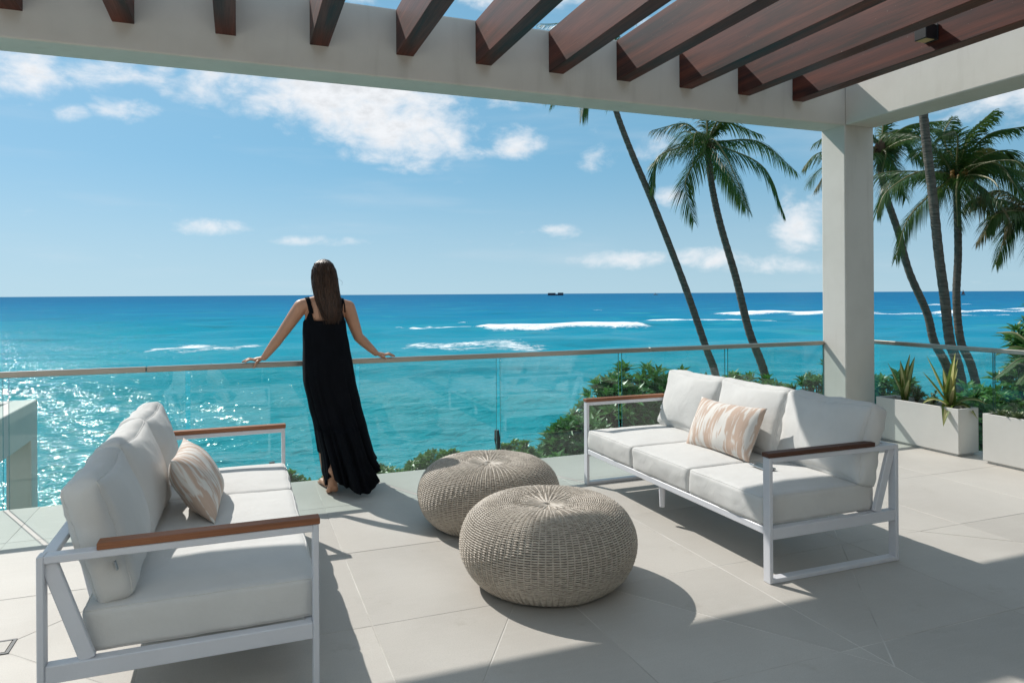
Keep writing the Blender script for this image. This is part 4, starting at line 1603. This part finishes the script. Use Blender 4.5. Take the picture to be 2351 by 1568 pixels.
SH = [  # label, x, y, z of foot, rx, ry, height, rosettes, leaf, material
    ('big glossy shrub behind the right sofa, highest of the hedge behind glass', 5.05, 8.55, -1.9, 1.15, 1.0, 2.35, 330, .26, 'shrub_leaf'),
    ('glossy shrub at the left end of the big shrub behind glass', 3.95, 8.05, -2.0, .78, .75, 1.85, 240, .25, 'shrub_leaf_b'),
    ('low shrub at the foot of the big shrub, left of the sofa arm', 3.25, 7.35, -2.0, .62, .6, 1.45, 190, .22, 'shrub_leaf'),
    ('shrub low behind the far arm of the right sofa', 4.4, 7.25, -2.0, .8, .6, 1.75, 240, .24, 'shrub_leaf'),
    ('shrub behind the middle of the right sofa back', 6.3, 8.9, -2.0, 1.0, .9, 2.15, 240, .25, 'shrub_leaf_b'),
    ('shrub between the palm trunk and the white post', 7.6, 9.2, -2.0, 1.0, .9, 2.10, 220, .25, 'shrub_leaf'),
    ('loose dark shrub against the left side of the white post', 8.0, 8.2, -2.0, .7, .7, 2.35, 200, .2, 'shrub_leaf_b'),
    ('feathery shrub just right of the white post', 7.9, 6.9, -2.0, .75, .7, 2.35, 230, .2, 'shrub_leaf_b'),
    ('shrub behind the planter with spiky plants', 8.45, 6.15, -2.0, .75, .7, 2.22, 230, .22, 'shrub_leaf'),
    ('shrub at the foot of the palm trunks', 9.4, 6.6, -2.0, .8, .7, 2.10, 220, .2, 'shrub_leaf'),
    ('pale shrub under the banana plant', 9.6, 5.4, -2.0, .9, .9, 1.95, 240, .2, 'shrub_leaf'),
    ('tall leafy bush at the right edge behind the banana plants', 11.9, 7.3, -2.2, .85, .9, 3.35, 200, .30, 'shrub_leaf_b'),
    ('dark shrub behind the cut-off planter', 8.4, 4.9, -2.0, .8, .7, 1.85, 230, .2, 'shrub_leaf_b'),
]
for k, (lab, x, y, z, rx, ry, h, nr_, lf, mt) in enumerate(SH):
    shrub(lab, (x, y, z), rx, ry, h * (.90 if k < 2 else .94), int(nr_ * 2.1), lf, M[mt], 40 + k)
for k, (lab, x, y, z, rx, ry, h) in enumerate([
        ('bright green low hedge bush beside the left sofa, left of the person', .25, 6.75, -1.0, .55, .45, .80),
        ('bright green low hedge bush behind the person', 1.05, 6.75, -1.0, .6, .45, .82),
        ('bright green low hedge bush right of the person', 1.85, 6.75, -1.0, .6, .45, .84),
        ('bright green low hedge bush behind the far pouf', 2.6, 6.75, -1.0, .55, .45, .86)]):
    shrub(lab, (x, y, z), rx * 1.05, ry, h - .02, 700, .10, M['hedge_leaf'], 80 + k, name='hedge_bush', cat='hedge', nl=11, wid=.42, group='low hedge along the terrace edge')

# ------------------------------------------------------------------ banana plants
def banana(label, loc, leaves, seed, stem_h=1.9):
    t = empty('banana_plant', loc, label=label, cat='banana plant', group='banana plants at the right')
    rg = random.Random(seed)
    MB().tube([(0, 0, 0), (.03, .02, stem_h * .6), (.05, .03, stem_h)], [.12, .10, .06], 12).build('stem', M['banana_stem'], t, smooth=True)
    for a, L, rise, droop, w in leaves:
        d = RT * math.cos(a) + FW * math.sin(a)
        base = Vector((.05, .03, stem_h - .1))
        pts = [base, base + d * L * .25 + UP * L * rise * .5, base + d * L * .6 + UP * L * (rise * .85 - droop * .25), base + d * L + UP * L * (rise - droop)]
        n = 34
        P = catmull(pts, n)
        b = MB()
        b.tube(P, [.022 * (1 - i / n) + .004 for i in range(n)], 5)
        nr_ = len(b.f)
        for sg in (-1, 1):
            cut = 0
            for i in range(4, n - 1):
                u = i / (n - 1)
                tt = (P[min(i + 1, n - 1)] - P[i - 1]).normalized()
                sd = tt.cross(UP)
                if sd.length < .1:
                    sd = RT.copy()
                sd = sd.normalized() * sg
                prof = math.sin(PI * min(.985, (u - .08) * 1.02)) ** .5
                if rg.random() < .35:
                    cut = rg.uniform(-.16, .03)
                hw = w / 2 * prof * rg.uniform(.9, 1.03)
                nn = sd.cross(tt) * sg
                p0, p1 = P[i], P[i + 1]
                gap = .12 if rg.random() < .45 else 0.01
                e = sd * hw - UP * hw * (.25 - cut) + tt * hw * .18
                b.add([p0, p0.lerp(p1, 1), p0.lerp(p1, 1 - gap) + e, p0 + e], [(0, 1, 2, 3)])
        me = b.mesh('leaf')
        me.materials.append(M['frond_rib'])
        me.materials.append(M['banana_leaf'])
        mi = np.ones(len(me.polygons), np.int32)
        mi[:nr_] = 0
        me.polygons.foreach_set('material_index', mi)
        obj('leaf', me, None, t)
    return t


banana('tattered banana plant rising at the right edge', (11.35, 7.1, -2.3),
       [(1.2, .8, .95, .25, .22), (2.5, .62, .90, .45, .2), (-.3, 1.0, .85, .25, .24), (3.1, .62, .60, .50, .18), (2.9, .7, .38, .50, .18), (.5, 1.0, .7, .4, .22),
        (-1.4, .9, .7, .4, .22), (1.9, .75, 1.0, .2, .18), (3.5, .6, .3, .5, .18), (2.2, .6, .55, .6, .18)], 5, 2.55)
banana('lower banana plant with hanging leaves behind the side glass', (10.5, 6.4, -2.3),
       [(2.6, .6, .45, .6, .18), (3.3, .6, .3, .55, .18), (1.0, .8, .7, .4, .2), (-.2, .8, .5, .5, .2), (1.9, .75, .6, .5, .2), (2.9, .55, .6, .5, .16), (3.0, .6, .15, .4, .18)], 9, 1.95)

# ------------------------------------------------------------------ small black garden light posts outside the glass
for x, y, lab in ((2.10, 5.80, 'black garden spotlight on a stake behind the far pouf'), (.25, 5.80, 'black garden spotlight on a stake behind the left sofa arm')):
    t = empty('garden_light', (x, y, -.5 if x > 1 else -.61), label=lab, cat='garden light', group='garden spotlights outside the glass')
    MB().tube([(0, 0, 0), (0, 0, .62)], .011, 8).build('stake', M['black_metal'], t)
    MB().tube([(0, .0, .58), (-.01, .0, .66), (-.015, .0, .74)], [.022, .027, .020], 12).build('head', M['black_metal'], t)

# ------------------------------------------------------------------ boats on the horizon
def ship(loc, rz):
    t = empty('cargo_barge', loc, rz, label='dark barge with two deck stacks far out on the horizon', cat='ship')
    MB().hexa([(-33, -6, 0), (29, -6, 0), (-33, 6, 0), (29, 6, 0), (-36, -6, 5), (33, -6, 5), (-36, 6, 5), (33, 6, 5)]).build('hull', M['ship_dark'], t)
    MB().box(-34, -2, -5, 5, 5.01, 11).build('deck_stack', M['ship_dark'], t)
    MB().box(8, 31, -5, 5, 5.01, 12).build('deck_stack', M['ship_dark'], t)


ship((1252, 2733, SEA + .2), -PSI)
t = empty('motor_boat', (1644, 2581, SEA + .2), -PSI, label='small pale motor boat on the horizon near the leaning palm', cat='boat')
MB().hexa([(-9, -2, 0), (8, -2, 0), (-9, 2, 0), (8, 2, 0), (-10, -3, 3), (12, -3, 3.5), (-10, 3, 3), (12, 3, 3.5)]).build('hull', M['ship_pale'], t)
MB().box(-5, 3, -2, 2, 3.2, 6).build('cabin', M['ship_pale'], t)
MB().tube([(-1, 0, 6), (-1, 0, 10)], .3, 6).build('mast', M['ship_dark'], t)
t = empty('sail_boat', (1428, 1057, SEA + .1), -PSI, label='small boat with a red brown sail on the horizon at the right', cat='boat')
MB().hexa([(-4, -.8, 0), (4, -.8, 0), (-4, .8, 0), (4, .8, 0), (-4.6, -1.2, 1.1), (5, -1.2, 1.3), (-4.6, 1.2, 1.1), (5, 1.2, 1.3)]).build('hull', M['ship_dark'], t)
MB().tube([(0, 0, 1.2), (0, 0, 12)], [.14, .07], 6).build('mast', M['ship_dark'], t)
MB().add([(.1, -.05, 2), (4.2, -.3, 2.4), (.1, -.05, 11.5), (.1, .05, 2), (4.2, -.2, 2.4), (.1, .05, 11.5)], [(0, 1, 2), (3, 5, 4), (0, 2, 5, 3), (0, 3, 4, 1), (1, 4, 5, 2)]).build('sail', M['sail_red'], t)
MB().add([(-.1, -.05, 2), (-3.4, -.3, 1.8), (-.1, -.05, 9.5), (-.1, .05, 2), (-3.4, -.2, 1.8), (-.1, .05, 9.5)], [(0, 2, 1), (3, 4, 5), (0, 3, 5, 2), (0, 1, 4, 3), (1, 2, 5, 4)]).build('sail', M['sail_red'], t)

# ------------------------------------------------------------------ person at the rail
def capsule(b, p0, p1, r0, r1, flat=None, n=14):
    """tapered limb segment with round ends; flat = (axis vector, factor) squashes the section"""
    p0, p1 = Vector(p0), Vector(p1)
    t = (p1 - p0)
    L = t.length
    t.normalize()
    u = t.orthogonal().normalized()
    if flat:
        a = Vector(flat[0])
        a = (a - t * a.dot(t)).normalized()
        u = a
    v = t.cross(u)
    fu = flat[1] if flat else 1
    V, Fc = [], []
    rings = []
    for k in range(5):
        q = PI / 2 * k / 4
        rings.append((p0 - t * r0 * math.cos(q), r0 * math.sin(q)))
    for k in range(1, 6):
        f = k / 6
        rings.append((p0.lerp(p1, f), r0 + (r1 - r0) * f))
    for k in range(5):
        q = PI / 2 * k / 4
        rings.append((p1 + t * r1 * math.sin(q), r1 * math.cos(q)))
    for c, r in rings:
        for i in range(n):
            q = 2 * PI * i / n
            V.append(c + u * math.cos(q) * max(r, 1e-4) * fu + v * math.sin(q) * max(r, 1e-4))
    for k in range(len(rings) - 1):
        for i in range(n):
            j = (i + 1) % n
            Fc.append((k * n + i, k * n + j, (k + 1) * n + j, (k + 1) * n + i))
    b.add(V, Fc)


def chain(b, pts, rad, flat=None):
    for i in range(len(pts) - 1):
        capsule(b, pts[i], pts[i + 1], rad[i], rad[i + 1], flat)


def fused(name, b, voxel, it=6):
    me = b.mesh(name)
    tmp = bpy.data.objects.new('tmp', me)
    COL.objects.link(tmp)
    r = tmp.modifiers.new('r', 'REMESH')
    r.mode = 'VOXEL'
    r.voxel_size = voxel
    s = tmp.modifiers.new('s', 'SMOOTH')
    s.factor = .5
    s.iterations = it
    dg = bpy.context.evaluated_depsgraph_get()
    ev = tmp.evaluated_get(dg)
    out = bpy.data.meshes.new_from_object(ev)
    bpy.data.objects.remove(tmp)
    out.name = name
    return out


def build_person():
    root = empty('person', (.60, 5.38, 0), label='person in a long black dress leaning on the glass rail, seen from behind', cat='person')
    off = -Vector((.60, 5.38, 0))
    b = MB()
    # head, neck
    b.sphere((.594, 5.435, 1.575), (.074, .092, .105), 20, 14)
    b.sphere((.594, 5.470, 1.525), (.056, .065, .065), 16, 10)
    b.sphere((.594, 5.532, 1.555), (.012, .018, .018), 10, 8)           # nose
    b.sphere((.594, 5.525, 1.512), (.022, .010, .009), 10, 8)           # mouth
    for sx in (-1, 1):
        b.sphere((.594 + sx * .073, 5.43, 1.56), (.010, .018, .028), 10, 8)   # ears
        b.sphere((.594 + sx * .030, 5.515, 1.578), (.013, .010, .009), 10, 8)  # eyes
    chain(b, [(.596, 5.425, 1.50), (.597, 5.420, 1.36)], [.050, .056])
    # shoulders and back
    chain(b, [(.597, 5.418, 1.385), (.515, 5.420, 1.362), (.432, 5.425, 1.340)], [.050, .048, .050])
    chain(b, [(.597, 5.418, 1.385), (.680, 5.420, 1.355), (.764, 5.425, 1.328)], [.050, .048, .050])
    b.sphere((.597, 5.425, 1.265), (.142, .088, .150), 22, 16)
    b.sphere((.545, 5.395, 1.285), (.075, .062, .105), 16, 12)
    b.sphere((.652, 5.395, 1.280), (.075, .062, .105), 16, 12)
    b.sphere((.600, 5.425, 1.06), (.122, .085, .150), 20, 14)
    b.sphere((.618, 5.405, .875), (.158, .112, .135), 20, 14)
    # arms: shoulder, elbow, wrist
    for S, El, Wr, sx in (((.428, 5.428, 1.335), (.282, 5.485, 1.112), (.176, 5.585, .958), -1), ((.768, 5.428, 1.325), (.852, 5.485, 1.098), (1.004, 5.588, .960), 1)):
        S, El, Wr = Vector(S), Vector(El), Vector(Wr)
        chain(b, [S, S.lerp(El, .3), S.lerp(El, .7), El], [.053, .050, .044, .038])
        chain(b, [El, El.lerp(Wr, .25), El.lerp(Wr, .7), Wr], [.038, .039, .031, .0240], None)
        # palm resting on the rail, fingers spread outwards along it
        pal = Wr + Vector((sx * .052, .020, -.014))
        capsule(b, Wr + Vector((sx * .008, .002, -.004)), pal, .024, .028, ((0, 0, 1), .62))
        capsule(b, pal + Vector((-sx * .012, -.016, 0)), pal + Vector((sx * .016, -.014, -.002)), .018, .016, ((0, 0, 1), .72))
        capsule(b, pal + Vector((-sx * .012, .016, 0)), pal + Vector((sx * .016, .014, -.002)), .018, .016, ((0, 0, 1), .72))
        zt = .930
        for k, (dy, L, lift) in enumerate(((-.024, .060, .003), (-.008, .078, .010), (.009, .074, .009), (.024, .058, .004))):
            k0 = pal + Vector((sx * .022, dy * .85, -.001))
            k1 = k0 + Vector((sx * L * .42, dy * .25, lift))
            k2 = k0 + Vector((sx * L * .74, dy * .35, lift * .2 - .004))
            k3 = k0 + Vector((sx * L * 1.0, dy * .4, 0))
            k3.z = zt
            k2.z = max(k2.z, zt + .002)
            chain(b, [k0, k1, k2, k3], [.0092, .0086, .0078, .0066])
        # thumb leaves the palm's near side and drops over the front of the rail
        t0 = pal + Vector((-sx * .022, -.020, -.003))
        t1 = pal + Vector((-sx * .002, -.046, -.014))
        t2 = pal + Vector((sx * .012, -.056, -.034 if sx < 0 else -.022))
        t3 = pal + Vector((sx * .022, -.056, -.056 if sx < 0 else -.030))
        chain(b, [t0, t1, t2, t3], [.0125, .0105, .0092, .0074])
    # legs
    chain(b, [(.545, 5.405, .84), (.556, 5.43, .66), (.573, 5.455, .47)], [.090, .074, .054])
    chain(b, [(.573, 5.455, .47), (.585, 5.425, .36), (.600, 5.405, .10)], [.053, .052, .031])
    chain(b, [(.684, 5.400, .84), (.668, 5.41, .66), (.652, 5.395, .46)], [.090, .074, .054])
    chain(b, [(.652, 5.395, .46), (.640, 5.31, .36), (.616, 5.170, .195)], [.053, .050, .031])
    # standing foot: heel, arch, toes pointing towards the sea and a little left
    capsule(b, (.606, 5.385, .034), (.602, 5.41, .085), .032, .030)
    capsule(b, (.606, 5.385, .030), (.585, 5.475, .030), .030, .034, ((0, 0, 1), .72))
    for k in range(5):
        x = .560 + k * .0125
        capsule(b, (x + .008, 5.480, .018), (x - .004, 5.535 - k * .005 + .002 * (k == 4), .012), .013, .0092 if k < 4 else .0125)
    # trailing foot on its toes, heel up, sole towards the viewer
    capsule(b, (.611, 5.142, .180), (.614, 5.160, .150), .031, .029)
    capsule(b, (.612, 5.148, .165), (.622, 5.196, .050), .028, .036, ((.1, -1, -.4), .62))
    capsule(b, (.600, 5.188, .052), (.598, 5.205, .026), .019, .018)
    capsule(b, (.640, 5.188, .050), (.644, 5.205, .026), .018, .018)
    for k in range(5):
        x = .590 + k * .0145
        capsule(b, (x, 5.205, .024), (x - .003, 5.258 - k * .005, .012), .014 - .0008 * k, .0102)
    body = fused('body', b, .0042, 5)
    bo = obj('body', body, M['skin'], root, smooth=True)
    bo.location = off
    tree = BVHTree.FromPolygons([v.co for v in body.vertices], [tuple(p.vertices) for p in body.polygons])

    def outside(p, g):
        loc, nr, _, d = tree.find_nearest(p)
        if loc is None:
            return p
        s = (p - loc).dot(nr)
        return loc + nr * g if s < g else p

    # dress: z, left x, right x, y centre, half depth
    prof = [(1.30, .470, .724, 5.415, .085), (1.22, .444, .746, 5.420, .100), (1.15, .440, .752, 5.420, .103), (1.04, .441, .772, 5.418, .110), (.90, .438, .794, 5.410, .132),
            (.79, .442, .808, 5.405, .145), (.60, .480, .843, 5.395, .152), (.43, .525, .880, 5.370, .185), (.25, .556, .918, 5.340, .235), (.15, .568, .955, 5.330, .250), (.03, .585, .990, 5.330, .250)]
    zs = [p[0] for p in prof]

    def sec(z):
        z = min(max(z, zs[-1]), zs[0])
        for a, c in zip(prof, prof[1:]):
            if a[0] >= z >= c[0]:
                f = (a[0] - z) / (a[0] - c[0])
                f = f * f * (3 - 2 * f) * .35 + f * .65
                return [a[k] + (c[k] - a[k]) * f for k in range(1, 5)]
        return prof[-1][1:]
    nphi, nz = 150, 90
    V, Fc = [], []
    for i in range(nphi):
        ph = 2 * PI * i / nphi          # 0 = +x, -90 deg = towards the viewer
        cx, sy = math.cos(ph), math.sin(ph)
        top = 1.232 + .075 * math.exp(-((abs(cx) - .80) / .16) ** 2) - .03 * (abs(cx) > .93)
        hem = .050 + .012 * math.sin(3 * ph + 1) + .008 * math.sin(7 * ph + 2)
        k_ = min(max((cx - .15) / .75, 0), 1)
        hem += .135 * k_ * k_ * (3 - 2 * k_) - .015 * max(0, -sy)
        hem += .10 * math.exp(-((ph - 3.80) / .40) ** 2)
        if cx < -.5 and sy > 0:
            hem += .05 * (-cx - .5) * 2
        for j in range(nz):
            u = j / (nz - 1)
            z = top + (hem - top) * u
            xl, xr, yc, hd = sec(z)
            mx, hw = (xl + xr) / 2, (xr - xl) / 2
            low = max(0, (1.05 - z) / 1.05)
            fd = low ** 1.3
            fold = .012 * math.sin(11 * ph + 2.2 * math.sin(z * 3.1)) + .009 * math.sin(19 * ph + 1.4 + z * 2.5) + .006 * math.sin(31 * ph + z * 4)
            fold *= fd * 1.25 + .06
            e = 1 + fold / .16
            ey = math.copysign(abs(sy) ** .62, sy)
            hd2 = hd * (1.22 if sy < 0 and z < .45 else 1)
            ex = math.copysign(abs(cx) ** .9, cx)
            p = Vector((mx + hw * ex * (1 + .6 * (e - 1)), yc + hd2 * ey * e, z))
            # hem swings out to the right in the breeze
            if low > .7:
                k = ((low - .7) / .3) ** 2
                p.x += .075 * k * max(0, cx) + .02 * k * math.sin(5 * ph)
                p.y -= .05 * k * max(0, -sy) * (cx > 0)
            if z > .26:
                p = outside(p, .007)
            V.append(p)
    for i in range(nphi):
        k = (i + 1) % nphi
        for j in range(nz - 1):
            Fc.append((i * nz + j, i * nz + j + 1, k * nz + j + 1, k * nz + j))
    db = MB().add(V, Fc)
    # straps over the shoulders, laid on the skin
    for xs, xm, xe, a0, a1, w in ((.497, .468, .485, -28, 205, .030), (.705, .722, .712, -28, 205, .024), (.742, .735, .722, -55, 95, .009)):
        SV, SF = [], []
        m = 34
        for i in range(m):
            f = i / (m - 1)
            x = xs + (xm - xs) * min(1, f * 2) if f < .5 else xm + (xe - xm) * (f - .5) * 2
            an = math.radians(a0 + (a1 - a0) * f)
            dv = Vector((0, -math.cos(an), math.sin(an)))
            for q in range(4):
                c = Vector((x + w * (q / 3 - .5), 5.42, 1.325))
                loc, nr, _, dd = tree.ray_cast(c + dv * .3, -dv)
                if loc is None:
                    loc, nr = c + dv * .08, dv
                SV.append(loc + nr * .0035)
        for i in range(m - 1):
            for q in range(3):
                a = i * 4 + q
                SF.append((a, a + 1, a + 5, a + 4))
        db.add(SV, SF)
    d = obj('dress', db.mesh('dress'), M['black_cloth'], root, smooth=True, label='long sleeveless black dress')
    d.location = off
    so = d.modifiers.new('cloth', 'SOLIDIFY')
    so.thickness = .0018
    so.offset = 1

    # hair: long, brown, falling over the upper back
    hp = [(1.686, .588, .600, 5.415, 5.445), (1.677, .555, .632, 5.375, 5.50), (1.655, .530, .655, 5.345, 5.525), (1.62, .512, .672, 5.330, 5.525), (1.57, .506, .681, 5.325, 5.500),
          (1.52, .508, .684, 5.326, 5.470), (1.46, .516, .687, 5.328, 5.445), (1.40, .530, .692, 5.322, 5.40), (1.34, .553, .690, 5.312, 5.375), (1.28, .575, .684, 5.302, 5.352), (1.245, .590, .676, 5.300, 5.335), (1.222, .600, .668, 5.304, 5.322)]
    zs2 = [p[0] for p in hp]
    V, Fc = [], []
    nphi, nz = 120, 70
    rg = random.Random(2)

    def hsec(z):
        z = min(max(z, zs2[-1]), zs2[0])
        for a, c in zip(hp, hp[1:]):
            if a[0] >= z >= c[0]:
                f = (a[0] - z) / (a[0] - c[0])
                return [a[k] + (c[k] - a[k]) * f for k in range(1, 5)]
        return hp[-1][1:]
    for i in range(nphi):
        ph = 2 * PI * i / nphi
        tipz = 1.262 + .034 * noise.noise(Vector((math.cos(ph) * 4, math.sin(ph) * 4, 1))) + .012 * math.sin(ph * 9)
        for j in range(nz):
            u = (j / (nz - 1))
            z = 1.686 + (tipz - 1.686) * u ** .9
            xl, xr, y0, y1 = hsec(z)
            g = 1 + .05 * noise.noise(Vector((math.cos(ph) * 9, math.sin(ph) * 9, z * 5))) + .026 * math.sin(ph * 26 + 3 * math.sin(z * 16))
            wv_ = .007 * math.sin(z * 26 + .8) * min(1, max(0, (1.5 - z) / .2))
            V.append(Vector(((xl + xr) / 2 + wv_ + (xr - xl) / 2 * math.cos(ph) * g, (y0 + y1) / 2 + (y1 - y0) / 2 * math.sin(ph) * g, z)))
    for i in range(nphi):
        k = (i + 1) % nphi
        for j in range(nz - 1):
            Fc.append((i * nz + j, i * nz + j + 1, k * nz + j + 1, k * nz + j))
    hb = MB().add(V, Fc)
    for k in range(420):
        ph = rg.uniform(PI * .95, PI * 2.05)
        z1 = rg.uniform(1.200, 1.275)
        z0 = rg.uniform(1.45, 1.66)
        pts = []
        dx, g0 = rg.gauss(.004, .016), rg.uniform(1.0, 1.06)
        for q in range(8):
            f = q / 7
            z = z0 + (z1 - z0) * f
            xl, xr, y0, y1 = hsec(z)
            g = g0 + .035 * math.sin(f * 7 + k)
            pts.append(((xl + xr) / 2 + (xr - xl) / 2 * math.cos(ph) * g + dx * f * f, (y0 + y1) / 2 + (y1 - y0) / 2 * math.sin(ph) * g - .003, z))
        hb.tube(pts, [.0022] * 6 + [.0016, .0004], 3, cap=False)
    for k, (x0, z0, dx) in enumerate(((.684, 1.55, .035), (.690, 1.45, .02), (.508, 1.5, -.012), (.506, 1.42, -.01), (.69, 1.38, .03), (.575, 1.33, -.03))):
        pts = [(x0, 5.38, z0), (x0 + dx * .5, 5.37, z0 - .02), (x0 + dx, 5.37, z0 - .035), (x0 + dx * .9, 5.37, z0 - .06)]
        hb.tube(catmull(pts, 10), .0009, 3, cap=False)
    h = obj('hair', hb.mesh('hair'), M['hair'], root, smooth=True, label='long straight brown hair')
    h.location = off


build_person()
